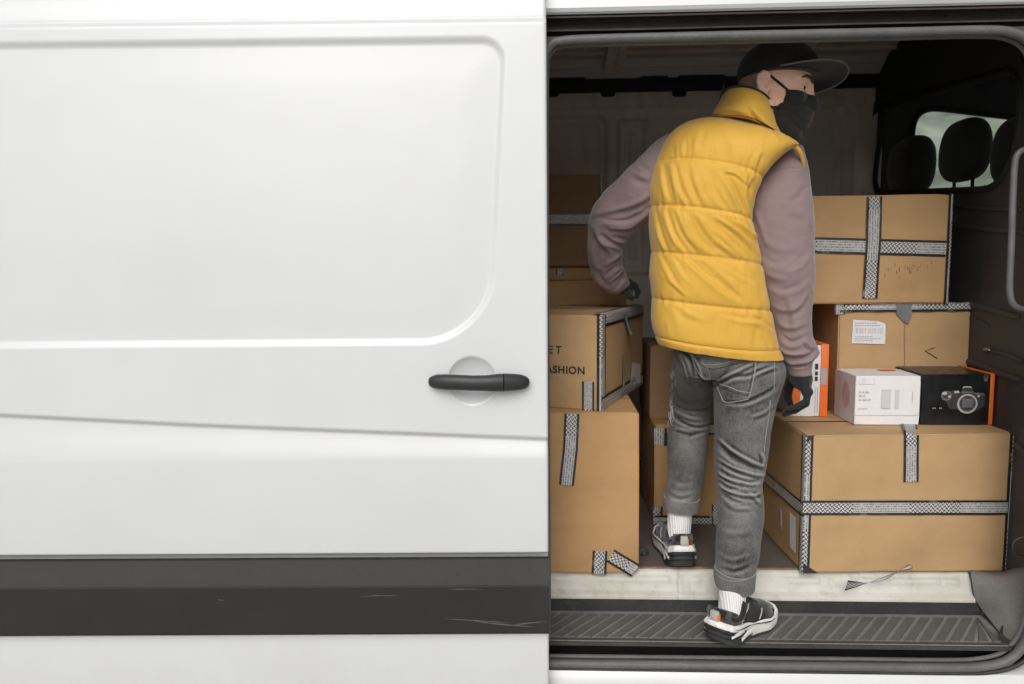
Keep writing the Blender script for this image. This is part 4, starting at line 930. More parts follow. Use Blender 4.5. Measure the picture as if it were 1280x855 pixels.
# --- orange and white box behind the hand
ob = Carton('product_box', 'orange and white box standing upright on the big carton behind the gloved hand', (986, 509.5), (1024, 511.5), 431, 2.43, 2.425, .20, M['whitebox'], 'small product boxes on the big carton', zb=zbig + .001, cat='box', dent=.5, r=.0015, flaps=False)
t = ob; Mw = Matrix.Rotation(0, 4, 'Z')
t.o.rotation_euler.z = t.rz
def fr(c, u0, v0, u1, v1, mat, name, lift=.002): return rect(c, u0, v0, u1, v1, mat, name, lift)
b = MB(); b.bbox((t.w, -.002, .0), (t.w + .024, t.d, t.h + .002), .0015); b.build('orange_side', M['orange'], t.o)
b = MB(); b.box((t.w + .0245 - .024, -.0034, t.h * .45), (t.w + .018, -.002, t.h * .68)); b.build('grey_patch', M['inkg'], t.o, False)
fr(t, 986.5, 478, 1001, 511, M['orange'], 'orange_panel')
t.patch([(0, 0, t.h), (t.w, 0, t.h), (t.w, t.d, t.h), (0, t.d, t.h)], nu, M['orange'], 'orange_lid', .0026)
t.text('2.A', 1018, 462, .03, M['ink'], name='lettering'); bpy.data.objects.remove([o for o in t.o.children if o.name.startswith('lettering')][0])
b = MB()
for z0_, z1_ in ((.50, .56), (.58, .63), (.66, .74)):
    b.box((t.w - .017, -.0030, t.h * z0_), (t.w - .008, -.0022, t.h * z1_))
b.build('printed_letters', M['ink'], t.o, False)
for x_, c_ in ((.006, M['inkg']), (.013, pale2)): b = MB(); b.box((t.w - x_ - .002, -.0028, t.h * .05), (t.w - x_, -.0022, t.h * .42)); b.build('printed_line', c_, t.o, False)
# --- loose twist of tape lying over the sill
pts = sspline([P(u, v, y) for u, v, y in ((1057, 733, 2.125), (1070, 731.5, 2.14), (1082, 730, 2.148), (1095, 727, 2.150), (1110, 721.5, 2.155), (1124, 714.5, 2.165), (1133, 711, 2.17), (1139, 708.5, 2.168))], 60)
V = []; UV = []; u = 0
for i, p in enumerate(pts):
    tw = 0.4 + 6.5 * max(0, (i - 12) / 48); wd = .030 * (1 - min(1, i / 14)) + (.0085 if i < 52 else .013)
    tdir = (pts[min(i+1, 59)] - pts[max(i-1, 0)]).normalized(); a = tdir.cross(Vector((0, -1, 0))).normalized(); c = tdir.cross(a)
    s2 = a * math.cos(tw) + c * math.sin(tw) * .5
    if i: u += (p - pts[i-1]).length
    for j in range(5): V.append(p + s2 * (j / 4 - .5) * wd + Vector((0, -.004, .004))); UV.append((u + .05, j / 4))
tag(mk('tape_scrap', V, grid_faces(60, 5), M['tape'], None, True, UV), 'twisted scrap of printed packing tape lying over the white sill', 'tape scrap')
pts = sspline([P(u, v, y) for u, v, y in ((775, 530, 2.166), (786, 525, 2.165), (795, 518.5, 2.165), (796, 507, 2.175), (799, 497, 2.19))], 40); V = []; UV = []; u = 0
# ================================================================== the man
HY = 2.22; HS = .985
Ho = P(966.9, 117.6, HY)
phi, tilt, roll = R(25), R(11.9), R(2.4)
Rt = Matrix.Rotation(tilt, 3, 'Y')
r0 = Vector((-math.sin(phi), -math.cos(phi), 0)); z0v = Vector((0, 0, 1))
ax_f = Rt @ Vector((math.cos(phi), -math.sin(phi), 0)); ax_r = Rt @ (r0 * math.cos(roll) + z0v * math.sin(roll)); ax_u = Rt @ (z0v * math.cos(roll) - r0 * math.sin(roll))
HA = np.array([ax_f, ax_r, ax_u])          # rows: forward, his right, up
def Hd(f, r, u): return Ho + (ax_f * f + ax_r * r + ax_u * u) * HS
J = dict(neck=P(930, 172, 2.27), chest=P(885, 230, 2.25), belly=P(890, 350, 2.25), hip=P(905, 440, 2.24),
         shL=P(846, 212, 2.31), elL=P(760, 284, 2.36), wrL=P(778, 362, 2.50), shR=P(978, 228, 2.24), elR=P(985, 330, 2.19), wrR=P(999, 466, 2.2),
         hL=P(872, 445, 2.26), kL=P(862, 500, 2.47), aL=P(851, 668, 2.30), hR=P(925, 450, 2.22), kR=P(924, 600, 2.14), aR=P(918, 742, 2.06))
lo = np.min([np.array(v) for v in J.values()], 0) - .12; hi = np.max([np.array(v) for v in J.values()], 0) + .12
ho = np.array(Ho)
fx_ = axis(lo[0], hi[0] + .1, ho[0] - .13, ho[0] + .17, .003, .013); fy_ = axis(lo[1], hi[1], ho[1] - .14, ho[1] + .13, .003, .013); fz_ = axis(lo[2], ho[2] + .18, ho[2] - .15, ho[2] + .17, .003, .013)
B = Field(fx_, fy_, fz_)
B.cone(J['neck'], Hd(-.03, 0, -.02), .056, .056, .02)
B.ell((J['chest'] + J['belly']) / 2 + Vector((0, 0, .06)), (.115, .07, .22), k=.03); B.ell(J['hip'] + Vector((.0, 0, .03)), (.11, .075, .09), k=.04)
B.cone(J['neck'] - Vector((0, 0, .07)), J['shL'], .04, .028, .03); B.cone(J['neck'] - Vector((0, 0, .07)), J['shR'], .04, .028, .03)
for a, b_, r1, r2 in (('shL', 'elL', .030, .020), ('elL', 'wrL', .020, .014), ('shR', 'elR', .036, .028), ('elR', 'wrR', .028, .022), ('hL', 'kL', .055, .036), ('kL', 'aL', .036, .026), ('hR', 'kR', .055, .036), ('kR', 'aR', .036, .026)):
    B.cone(J[a], J[b_], r1, r2, .02)
def head_into(B):
    def he(c, r, k=.012, mode='u', A=HA): B.ell(Hd(*c), np.array(r) * HS, A, k, mode)
    def hc(a, b_, r1, r2, k=.008, mode='u'): B.cone(Hd(*a), Hd(*b_), r1 * HS, r2 * HS, k, mode)
    he((-.008, 0, .045), (.098, .076, .088)); he((.035, 0, .0), (.060, .063, .085), .02)
    he((.05, 0, -.07), (.045, .05, .045), .02); he((.08, 0, -.1), (.018, .022, .016), .015)
    for s_ in (1, -1):
        hc((.0, .060 * s_, -.045), (.068, .022 * s_, -.1), .015, .016, .02)
        he((.058, .044 * s_, -.016), (.028, .020, .018), .015)
        hc((.086, .010 * s_, .036), (.066, .048 * s_, .036), .010, .010, .012)
        he((.092, .032 * s_, .014), (.017, .018, .011), .010, 's')
        hc((.078, .016 * s_, .012), (.0855, .030 * s_, .0215), .0034, .0042, .004); hc((.0855, .030 * s_, .0215), (.071, .049 * s_, .013), .0042, .0034, .004)
        hc((.079, .018 * s_, .009), (.083, .032 * s_, .0055), .003, .0034, .004); hc((.083, .032 * s_, .0055), (.071, .048 * s_, .0105), .0034, .003, .004)
        # ear
        ear = [(-.004, .070, .020), (-.010, .082, .030), (-.022, .087, .031), (-.032, .087, .020), (-.031, .085, .004), (-.024, .081, -.012), (-.012, .076, -.024), (-.003, .072, -.022)]
        for a, b_ in zip(ear[:-1], ear[1:]): hc((a[0], a[1] * s_, a[2]), (b_[0], b_[1] * s_, b_[2]), .0052, .0052, .004)
        for a, b_ in zip(((-.022, .079, .02), (-.022, .079, .006)), ((-.022, .079, .006), (-.015, .076, -.01))): hc((a[0], a[1] * s_, a[2]), (b_[0], b_[1] * s_, b_[2]), .0062, .0055, .006)
        he((-.016, .072 * s_, .004), (.018, .008, .024), .008); he((-.008, .080 * s_, .000), (.0062, .007, .010), .004, 's'); hc((.0, .072 * s_, .004), (.0, .072 * s_, -.008), .0055, .005, .005)
    hc((.093, 0, .028), (.112, 0, -.024), .0075, .0115, .012); he((.110, 0, -.026), (.013, .013, .011), .008)
    for s_ in (1, -1): he((.106, .012 * s_, -.03), (.010, .008, .008), .006)

head_into(B)
body = B.build('person', M['skin'], None, 2)
tag(body, 'man in yellow padded vest, black cap and mask, stepping in and looking over his shoulder', 'person')
def kid(o, parent=body): o.parent = parent; return o
for s_ in (1, -1):
    b = MB(); c = Hd(.0752, .0325 * s_, .0135); b.sphere(c, .0118 * HS, 28); e = kid(b.build('eye', M['eyew']))
    b = MB(); look = (ax_f * .93 + ax_r * .32 + ax_u * -.02).normalized(); q = look.to_track_quat('Z', 'Y').to_matrix()
    b.sphere(c + look * .0088 * HS, (.0062 * HS, .0062 * HS, .0036 * HS), 20, q); o = b.build('iris', M['iris']); o.parent = e
    b = MB(); n = 22; V = []
    top = sspline([Hd(.0975, .010 * s_, .035), Hd(.0955, .026 * s_, .0425), Hd(.086, .043 * s_, .043), Hd(.074, .056 * s_, .034)], n)
    wd = np.interp(np.linspace(0, 1, n), [0, .25, .7, 1], [.0042, .0052, .0038, .001])
    b.tube(top, list(wd), 8, flat=.55, up=-ax_f); kid(b.build('eyebrow', M['hair']))
    for pts, r in (((( .079, .017, .0128), (.0862, .030, .0192), (.0722, .049, .0118)), .0011),):
        b = MB(); b.tube(sspline([Hd(a, r_ * s_, u) for a, r_, u in pts], 14), r, 6); kid(b.build('eyelashes', M['hair']))
# ---- short hair at nape and temple: a thin shell over the skull under the cap line
b = MB(); V = []
# ---- cap
xs_ = np.arange(-.16, .16, .0035)
def headfield(fine=.0035, lo=(-.17, -.14, -.16), hi=(.24, .14, .2)):
    return Field(*[np.arange(lo[i], hi[i], fine) for i in range(3)])
def hbuild(Fd, name, mat, parent, sm=2):
    V, f = Fd.mesh(); W_ = np.array(Ho) + (V @ HA) * HS; o = mk(name, W_, f, mat, None); o.parent = parent
    m_ = o.modifiers.new('s', 'SMOOTH'); m_.iterations = sm; bake(o); return fix_normals(o)
C = headfield(); X = np.stack(np.meshgrid(*C.ax, indexing='ij'), -1)
def elld(X, c, r): q = X - np.array(c); k0 = np.linalg.norm(q / r, axis=-1); k1 = np.linalg.norm(q / np.square(r), axis=-1); return k0 * (k0 - 1) / (k1 + 1e-9)
crown = np.minimum(elld(X, (-.004, 0, .055), np.array((.109, .090, .094))), elld(X, (.022, 0, .060), np.array((.088, .082, .088))))
inner = elld(X, (-.004, 0, .05), np.array((.104, .086, .086)))
band = -(X[..., 2] - (.040 + .20 * X[..., 0]))       # keeps what lies above the sweat band line
C.f = np.maximum(np.maximum(crown, band), -np.maximum(inner, band - .0))
C.f = np.maximum(crown, band)
cap = hbuild(C, 'cap', M['cap'], body)
# panel seams and button
for an in (0, 60, 120):
    pts = []
    for t in np.linspace(R(8), R(172), 40):
        d = np.array((math.cos(t) * math.cos(R(an)), math.cos(t) * math.sin(R(an)), math.sin(t))); r_ = np.array((.1105, .0915, .0955)); q = d / np.linalg.norm(d / r_); q = q + np.array((-.004, 0, .055))
        if q[2] > .045 + .2 * q[0]: pts.append(Hd(*q))
    if len(pts) > 3: b = MB(); b.tube(pts, .0011, 6); o = b.build('seam', M['cap']); o.parent = cap
b = MB(); b.sphere(Hd(-.004, 0, .1495), .007, 12); o = b.build('cap_button', M['cap']); o.parent = cap
# visor: a curved plate
nu_, nv_ = 40, 14; top = []; bot = []
for i in range(nu_):
    s_ = -1 + 2 * i / (nu_ - 1); a = s_ * R(78)
    root = np.array((.100 * math.cos(a) - .004 , .0885 * math.sin(a), 0)); root[2] = .046 + .20 * root[0]
    ext = .085 * (max(0, 1 - abs(s_) ** 3.2)) ** .55
    for j in range(nv_):
        t = j / (nv_ - 1); p = root + np.array((1, .12 * s_, .20)) * ext * t
        p[2] += (-.014 * s_ ** 2 + .20 * p[1]) * t + .004 * math.sin(math.pi * t)
        top.append(Hd(*p)); bot.append(Hd(p[0], p[1], p[2] - .0032))
V = top + bot; fcs = grid_faces(nu_, nv_) + [tuple(i + nu_ * nv_ for i in q[::-1]) for q in grid_faces(nu_, nv_)]
rim = [i * nv_ + nv_ - 1 for i in range(nu_)]; k = nu_ * nv_
fcs += [(a, b_, b_ + k, a + k) for a, b_ in zip(rim[:-1], rim[1:])]
vis = fix_normals(mk('visor', V, fcs, M['cap'], cap, True, None, 40))
b = MB(); b.tube([(Vector(V[r_]) + Vector(V[r_ + k])) / 2 for r_ in rim], .0024, 8); o = b.build('visor_edge', M['capedge']); o.parent = cap
# ---- mask
C = Field(*[np.arange(ho[i] - .17, ho[i] + .19, .003) for i in range(3)]); head_into(C)
X = (np.stack(np.meshgrid(*C.ax, indexing='ij'), -1) - ho) @ HA.T / HS
nb = lambda n_, c: (X - np.array(c)) @ (np.array(n_) / np.linalg.norm(n_))
tent = np.minimum(elld(X, (.055, 0, -.058), np.array((.066, .058, .058))), elld(X, (.085, 0, -.050), np.array((.036, .036, .050))))
face = np.minimum(C.f - .0045, tent * HS)
upper = nb((-.06, 0, 1), (.108, 0, .001)) - .002 + .10 * np.maximum(0, np.abs(X[..., 1]) - .03)
back = nb((-1, 0, .28), (.043, 0, 0)) + .008 * np.exp(-((X[..., 2] + .028) / .016) ** 2) - .03 * np.exp(-((X[..., 2] + .11) / .03) ** 2)
low_ = nb((0, 0, -1), (0, 0, -.128))
d = np.maximum(np.maximum(face, upper * HS), np.maximum(back, low_) * HS)
for z_, a_ in ((-.030, .0022), (-.05, .003), (-.07, .0026), (-.09, .002)):
    d = d + a_ * np.exp(-((X[..., 2] + .34 * (X[..., 0] - .09) - z_ - .004 * np.sin(X[..., 0] * 120)) / .0036) ** 2)
d = d + .0022 * np.exp(-((X[..., 0] - .075 - .3 * (X[..., 2] + .06)) / .004) ** 2) * (X[..., 2] < -.03)
C.f = d; mask = fix_normals(C.build('face_mask', M['mask'], body, 2)); mask.parent = body
C = Field(*[np.arange(ho[i] - .17, ho[i] + .19, .0034) for i in range(3)]); head_into(C)
X = (np.stack(np.meshgrid(*C.ax, indexing='ij'), -1) - ho) @ HA.T / HS
C.f = np.maximum(C.f - .0016, np.maximum(X[..., 0] + .036 - .35 * np.maximum(0, X[..., 2] - .01), -(X[..., 2] + .062)) * HS); C.f = np.maximum(C.f, (X[..., 2] - .06) * HS)
hair_ = fix_normals(C.build('hair', M['stubble'], body, 1)); hair_.parent = body
for s_ in (1, -1):
    b = MB(); b.tube(sspline([Hd(.052, .0615 * s_, -.008), Hd(.042, .066 * s_, -.002), Hd(.022, .0725 * s_, .010), Hd(-.002, .078 * s_, .024), Hd(-.012, .079 * s_, .034)], 24), .0032, 8, flat=.5, up=ax_r * s_); o = b.build('ear_loop', M['mask']); o.parent = mask
    b = MB(); b.tube(sspline([Hd(.040, .068 * s_, -.052), Hd(.026, .071 * s_, -.057), Hd(.010, .0725 * s_, -.056), Hd(-.008, .074 * s_, -.046), Hd(-.022, .076 * s_, -.03)], 24), .004, 8, flat=.5, up=ax_r * s_); o = b.build('ear_loop', M['mask']); o.parent = mask
# ---- hoodie: two sleeves and the trunk under the vest
sl = pxloft([(872, 160, 858, 258, 2.33, .06), (852, 163, 840, 264, 2.32, .075), (824, 173, 822, 272, 2.305, .083), (786, 210, 808, 280, 2.31, .078), (757, 238, 797, 290, 2.34, .072), (739, 265, 786, 298, 2.36, .068), (735, 297, 778, 311, 2.40, .064), (735, 326, 778, 328, 2.44, .058), (741, 348, 782, 340, 2.47, .05), (753, 361, 785, 349, 2.49, .045), (763, 367, 787, 354, 2.50, .040), (772, 368, 786, 357, 2.505, .032)], 110, 56, 2.15)
srt = pxloft([(962, 198, 1001, 181, 2.25, .05), (947, 222, 1006, 198, 2.24, .066), (936, 245, 1010, 222, 2.23, .074), (938, 277, 1014.5, 259, 2.215, .076), (944, 309, 1016.5, 298, 2.20, .074), (953, 342, 1016.5, 338, 2.175, .07), (960, 374, 1015, 368, 2.18, .066), (967, 402, 1013, 397, 2.185, .062), (970.5, 424, 1013.5, 419, 2.188, .058), (971, 435, 1019, 430, 2.19, .058), (977, 444, 1022.5, 440, 2.192, .056), (982, 452, 1017, 447.5, 2.195, .048), (984.5, 458, 1014.5, 453, 2.196, .043), (987, 467, 1014, 464, 2.198, .041), (990, 470.5, 1013.5, 468.5, 2.198, .038)], 150, 56, 2.15)
trk = pxloft([(850, 205, 950, 205, 2.28, .06), (840, 240, 940, 250, 2.28, .075), (838, 320, 940, 325, 2.27, .08), (845, 415, 955, 425, 2.25, .08)], 50, 56)
b = MB()
for V, f_, T in (sl, srt, trk): b.add(V.tolist(), f_)
hood = remeshed(kid(b.build('hoodie', M['hoodie'])), .0036, 5)
SF = [  # left sleeve folds
 ([(742, 268), (770, 262), (800, 252), (815, 240)], 4, .0042), ([(752, 275), (780, 276), (800, 268), (814, 258)], 3.2, -.004), ([(760, 285), (785, 284), (800, 276)], 3, .004), ([(740, 280), (752, 300), (765, 318)], 4, .004), ([(748, 292), (763, 302), (780, 308)], 3, -.0042),
 ([(765, 296), (785, 299), (800, 291)], 2.6, -.004), ([(758, 330), (770, 322), (779, 313)], 3, .0035), ([(757, 345), (768, 335), (778, 330)], 2.6, -.0035), ([(764, 352), (773, 343), (781, 336)], 2.4, .003), ([(770, 362), (776, 352), (782, 346)], 2.2, -.003), ([(790, 215), (803, 222), (813, 224)], 4, .0035), ([(800, 205), (812, 215)], 3.5, -.003), ([(745, 335), (752, 350), (764, 360)], 3.5, -.003), ([(738, 300), (742, 322), (748, 340)], 4, .003),
 # right sleeve
 ([(952, 223), (965, 215), (985, 210), (1000, 211)], 1.8, -.0022), ([(947, 330), (965, 345), (985, 350)], 5, .0025), ([(955, 300), (975, 312), (1000, 310)], 6, .002), ([(985, 262), (1005, 270), (1013, 285)], 5, .002),
 ([(968, 398), (985, 410), (1005, 405)], 4, .003), ([(985, 392), (1000, 380), (1012, 362)], 4, .0028), ([(975, 418), (990, 428), (1008, 420)], 3.4, -.0035), ([(971, 432), (985, 441), (1003, 442), (1018, 437)], 2.4, .0045), ([(978, 444), (992, 449), (1010, 447), (1020, 441)], 1.8, -.005), ([(981, 449), (995, 454.5), (1012, 451)], 1.6, .0035), ([(983, 455), (998, 459), (1013, 455)], 1.4, -.003), ([(1004, 425), (1012, 434), (1019, 434)], 2.4, .004), ([(985, 370), (992, 395), (996, 420)], 5, .0022), ([(950, 318), (968, 328), (988, 326)], 5, -.0022), ([(1014, 318), (1000, 334), (982, 342)], 4.5, .0024), ([(958, 352), (975, 362), (995, 358), (1012, 346)], 4, -.002), ([(964, 380), (980, 388), (1000, 384)], 3.6, .0022), ([(944, 262), (952, 285), (958, 305)], 4, .0022), ([(1008, 232), (998, 246), (985, 252)], 4.5, -.0018)]
SF = [(p, w_ * .85, a * 2.0) for p, w_, a in SF]
displace_folds(hood, SF, True, lambda V, N, uv: .0032 * nz(V * np.array((1.0, 1, .7)), 13, 3) + .0012 * nz(V * np.array((.8, 1, 1.6)), 40, 2))
# ---- vest
VK = [(824, 430, 977, 448, 2.205, .105, 3.5), (820, 420, 972, 435.5, 2.205, .112, 3.5), (815.5, 400, 966, 413, 2.208, .116, 3), (815.5, 372, 960.5, 386.5, 2.215, .118, 1.5), (812.8, 344, 954, 358, 2.22, .122, 0), (814.5, 315, 949.5, 330.5, 2.23, .124, -1), (812.2, 286, 943, 303, 2.235, .126, -1.5), (812.5, 258.5, 938.5, 277, 2.24, .126, -3), (812, 232, 940, 250, 2.245, .124, -4), (818, 206, 949, 228, 2.25, .118, -6), (825, 190, 962, 208, 2.25, .112, -8), (831, 177, 977, 193, 2.25, .10, -10), (842, 163, 988, 185, 2.25, .08, -11), (858, 153, 997, 182, 2.25, .055, -10), (880, 147, 996, 178.5, 2.25, .02, -8)]
NR = 300
VV, vf, VT = pxloft(VK, NR, 170, 2.5)
VKs = spline([k + (s_,) for k, s_ in zip(VK, (0, 0, 0, .01, .015, .02, .03, .04, .055, .075, .085, .09, .09, .085, .08))], NR)
def shear(V, ns, nr, K):
    for i in range(nr):
        ul, vl, ur, vr, y = K[i, :5]; A = P(ul, vl, y); Bq = P(ur, vr, y); c = (A + Bq) / 2; h_ = (Bq - A).length / 2
        q = (V[i*ns:(i+1)*ns, 0] - c.x) / h_; W_ = V[i*ns:(i+1)*ns]; k_ = 1 - K[i, 7] * (1 + np.clip(q, -1, 1)) / 2 / W_[:, 1]; V[i*ns:(i+1)*ns] = np.array(CAM) + (W_ - np.array(CAM)) * k_[:, None]
    return V
VV = shear(VV, 170, NR, VKs)
vest = fix_normals(kid(mk('puffer_vest', VV, vf, M['vest'])))
ring_right = [Vector(VV[i * 170]) for i in range(NR)]
SEAM = [1.0, 3.0, 5.0, 7.0, 9.15]
VF = [([(904, 212), (917, 235), (930, 262), (941, 288)], 4.6, -.009), ([(940, 226), (936, 245), (943, 275), (947, 300)], 4, -.006), ([(830, 203), (833, 230), (840, 257)], 3.6, -.0045), ([(845, 205), (850, 232), (862, 258)], 3.4, -.005), ([(838, 206), (842, 232), (848, 256)], 3, .0035), ([(866, 207), (872, 235), (886, 262)], 4.4, .0045), ([(882, 209), (893, 238), (910, 264)], 4.4, -.005), ([(858, 215), (866, 240), (876, 262)], 3.2, -.0035),
 ([(820, 262), (827, 290), (836, 314)], 3.4, -.0045), ([(834, 262), (844, 292), (860, 316)], 3.6, -.006), ([(846, 262), (858, 292), (878, 317)], 3.6, .005), ([(858, 264), (872, 295), (895, 319)], 3.6, -.006), ([(870, 267), (890, 297), (922, 322)], 4, .006), ([(880, 268), (905, 292), (936, 322)], 3.6, -.0065), ([(893, 270), (920, 290), (946, 318)], 3.6, .005), ([(905, 273), (930, 292), (946, 308)], 3, -.005), ([(921, 276), (936, 290), (945, 300)], 3, .004),
 ([(828, 318), (838, 338), (848, 357)], 3.6, -.0038), ([(842, 319), (852, 335), (862, 350)], 3, -.003), ([(858, 320), (885, 345), (922, 374)], 4.4, -.006), ([(876, 322), (900, 343), (930, 371)], 4, .005), ([(900, 326), (920, 340), (940, 352)], 3.4, -.0035), ([(838, 350), (850, 362), (858, 370)], 3, .003),
 ([(905, 392), (930, 398), (955, 400)], 4, -.003), ([(935, 393), (955, 404), (966, 412)], 4, -.004), ([(845, 378), (860, 392), (880, 400)], 5, .002), ([(948, 405), (958, 420), (966, 432)], 3.4, .003),
 ([(858, 174), (857, 186), (856, 202)], 3.4, -.0038), ([(869, 168), (868, 184), (868, 200)], 3, .003), ([(881, 157), (878, 170), (875, 182)], 3.2, -.0035), ([(846, 182), (846, 195), (845, 203)], 3, .0025), ([(953, 193), (948, 208), (944, 226)], 3.2, -.005), ([(945, 192), (940, 206), (937, 220)], 2.8, .004), ([(938, 215), (934, 228), (936, 240)], 2.6, -.0035), ([(905, 160), (915, 185), (912, 206)], 7, .002), ([(905, 214), (920, 218), (935, 232)], 2.6, .003)]
def puff(V, N, uv):
    T = VT; d = np.zeros(len(T)); ed = [-.001] + SEAM + [14.2]
    amp = [.003, .0062, .0062, .0062, .006, .004]
    for a, b_, A in zip(ed[:-1], ed[1:], amp):
        m_ = (T >= a) & (T <= b_); q = np.clip((T[m_] - a) / (b_ - a), 0, 1); d[m_] += A * (1 - np.abs(2*q - 1) ** 6) - .003 * (a > 0)
    near = np.min([np.abs(T - s_) for s_ in SEAM], 0)
    pk = np.exp(-(near / .22) ** 2)
    u_ = uv[:, 0]; d -= .0022 * np.exp(-(near / .06) ** 2); d += pk * .0018 * np.sin(u_ * .62 + 2.2 * np.sin(u_ * .13)) * (T > 1.5)
    d += .0028 * nz(V * np.array((1.4, 1, .7)), 9, 3) + .0016 * nz(V * np.array((2.0, 1, .8)), 26, 2)
    return d * (.3 + .7 * np.clip(np.abs(N[:, 1]) * 1.3, 0, 1))
VF = [(p, w_ * .68, a * 1.15) for p, w_, a in VF]
me = vest.data; displace_folds(vest, VF, True, puff)
vt = bvh(vest)
for k, s_ in enumerate(SEAM):
    K = spline([tuple(a) for a in VK], 141); r_ = K[int(round(s_ * 10))]; pts = []
    for q in np.linspace(-.97, .97, 50): pts.append(((r_[0] + r_[2]) / 2 + q * (r_[2] - r_[0]) / 2, (r_[1] + r_[3]) / 2 + q * (r_[3] - r_[1]) / 2 + r_[6] * (1 - q * q)))
    pp = onto(vt, pts, -.0008)
    if k < 4 and len(pp) > 4: b = MB(); b.tube(pp, .0009, 6); o = b.build('quilting_seam', simple('mustard thread', (.46, .265, .035), .8, bump=0) if k == 0 else bpy.data.materials['mustard thread']); o.parent = vest
b = MB(); b.tube([p + Vector((-.003, -.002, 0)) for p in ring_right[178:290:3]], .0055, 10); o = b.build('armhole_binding', M['vest']); o.parent = vest
b = MB(); b.tube(sspline([P(u, v, y) for u, v, y in ((972, 180, 2.19), (984, 180.5, 2.172), (992, 182, 2.16), (998, 187, 2.16), (1002, 195, 2.17), (1004.5, 206, 2.185), (1006.5, 220, 2.21))], 40), [.002 + .0042 * math.sin(math.pi * min(1, (i + 3) / 44)) for i in range(40)], 14); o = b.build('front_panel', M['vest']); o.parent = vest

# ---- collar
CK_base = [(891, 142), (905, 143.5), (925, 144), (944, 148), (962, 159), (976, 168), (987, 172)]
CK_top = [(903, 119), (912, 111), (926, 108.5), (943, 112), (958, 121), (973, 142), (986, 169)]
n = 80; cb = spline(CK_base, n); ct = spline(CK_top, n); V = []; nr = 26
dep = lambda q: 2.255 - .035 * q - .115 * math.sin(math.pi * min(1, max(0, q))) ** .8
for j in range(nr):
    t = j / (nr - 1)
    for i in range(n):
        q = i / (n - 1); u, v = cb[i] * (1 - t) + ct[i] * t
        V.append(P(u, v, dep(q) - .012 * math.sin(math.pi * t) * math.sin(math.pi * q) + .02 * t))
for j in range(nr):     # far side of the stand-up collar, open at the throat
    t = 1 - j / (nr - 1)
    for i in range(n):
        q = i / (n - 1); u, v = cb[i] * (1 - t) + ct[i] * t; 
        V.append(P(u, v, dep(q) - .012 * math.sin(math.pi * t) * math.sin(math.pi * q) + .02 * t) + Vector((0.0, .02, -.002)))
col = fix_normals(mk('collar', V, grid_faces(2 * nr, n), M['vest'], vest))
displace_folds(col, [([(893, 138), (915, 137), (938, 142)], 3.4, -.005), ([(900, 133), (920, 128), (945, 134)], 5, .004), ([(938, 133), (952, 150), (970, 163)], 3, -.006), ([(905, 122), (925, 120), (945, 124)], 5, .003), ([(945, 128), (962, 145), (975, 160)], 4, .0035)], False)
b = MB(); tp = [P(u, v, dep(i / (n - 1)) + .024) for i, (u, v) in enumerate(ct)]; b.tube(tp, [.003 + .0022 * math.sin(math.pi * i / (n - 1)) for i in range(n)], 10); o = b.build('collar_lining', M['lining']); o.parent = vest
# throat side of the collar, in front of the neck
V = []
for t in np.linspace(0, 1, 10):
    for a in np.linspace(0, math.pi, 20):
        c = P(944, 150, 2.25) * (1 - t) + P(946, 125, 2.24) * t
        V.append(c + Vector((math.cos(a) * (.10 - .012 * t), .015 + math.sin(a) * .075, -(.0 - .055) * math.cos(a) * -1.0)))
o = mk('collar_front', V, grid_faces(10, 20), M['lining'], vest)
# ---- jeans
def tubeloft(path, n, ns, ex=2.2):
    """path rows (x, y, z, ra, rb): ellipse ra across the view, rb along the other axis"""
    K = spline(path, n); V = []
    for i in range(n):
        p = Vector(K[i, :3]); t = Vector(K[min(i+1, n-1), :3]) - Vector(K[max(i-1, 0), :3]); t.normalize()
        a = Vector((1, 0, 0)); a = (a - t * a.dot(t)).normalized(); c = t.cross(a)
        for j in range(ns):
            an = 2 * math.pi * j / ns; V.append(p + a * math.cos(an) * K[i, 3] + c * math.sin(an) * K[i, 4])
    f_ = grid_faces(n, ns, True); 
    for r_ in (0, n - 1): V.append(Vector(K[r_, :3])); k = len(V) - 1; f_ += [(k, r_*ns + (j+1) % ns, r_*ns + j) for j in range(ns)]
    return [v[:] for v in V], f_
rl = pxloft([(884, 425, 962, 432, 2.225, .095), (886, 443, 977, 452, 2.225, .112), (889, 462, 979.5, 466, 2.215, .112), (892, 482, 975, 482, 2.205, .105), (893.5, 508, 968, 508, 2.195, .094), (894, 540, 961.5, 540, 2.18, .084), (894, 566, 959, 566, 2.165, .076), (894.5, 585, 956.5, 585, 2.155, .070), (896, 600, 951.5, 602, 2.145, .068), (897, 620, 953, 622, 2.135, .068), (897, 645, 953, 645, 2.12, .068), (896, 672, 950.5, 672, 2.10, .064), (895, 696, 947.5, 696, 2.085, .058), (894.5, 709, 944, 709, 2.075, .055), (894.5, 722, 942, 723, 2.07, .053), (895.5, 731, 941.5, 732, 2.068, .052)], 190, 72, 2.2)
pel = pxloft([(846, 415, 955, 425, 2.24, .09), (841, 432, 974, 440, 2.24, .108), (844, 452, 965, 455, 2.24, .108), (850, 468, 945, 472, 2.25, .09)], 40, 72)
def pr_(u, v, y, ru, rb): p = P(u, v, y); return (p.x, p.y, p.z, ru * PX * y / 2.19, rb)
ll = tubeloft([pr_(868, 440, 2.25, 25, .09), pr_(867, 455, 2.31, 27, .088), pr_(866, 474, 2.40, 27, .08), pr_(864.5, 496, 2.475, 26, .072), pr_(862, 522, 2.46, 25.5, .066), pr_(859.5, 550, 2.425, 24.5, .064), pr_(858, 580, 2.39, 23.5, .062), pr_(856, 605, 2.355, 22.2, .058), pr_(852.5, 620, 2.325, 21.6, .056), pr_(851, 634, 2.305, 21.4, .054)], 130, 64)
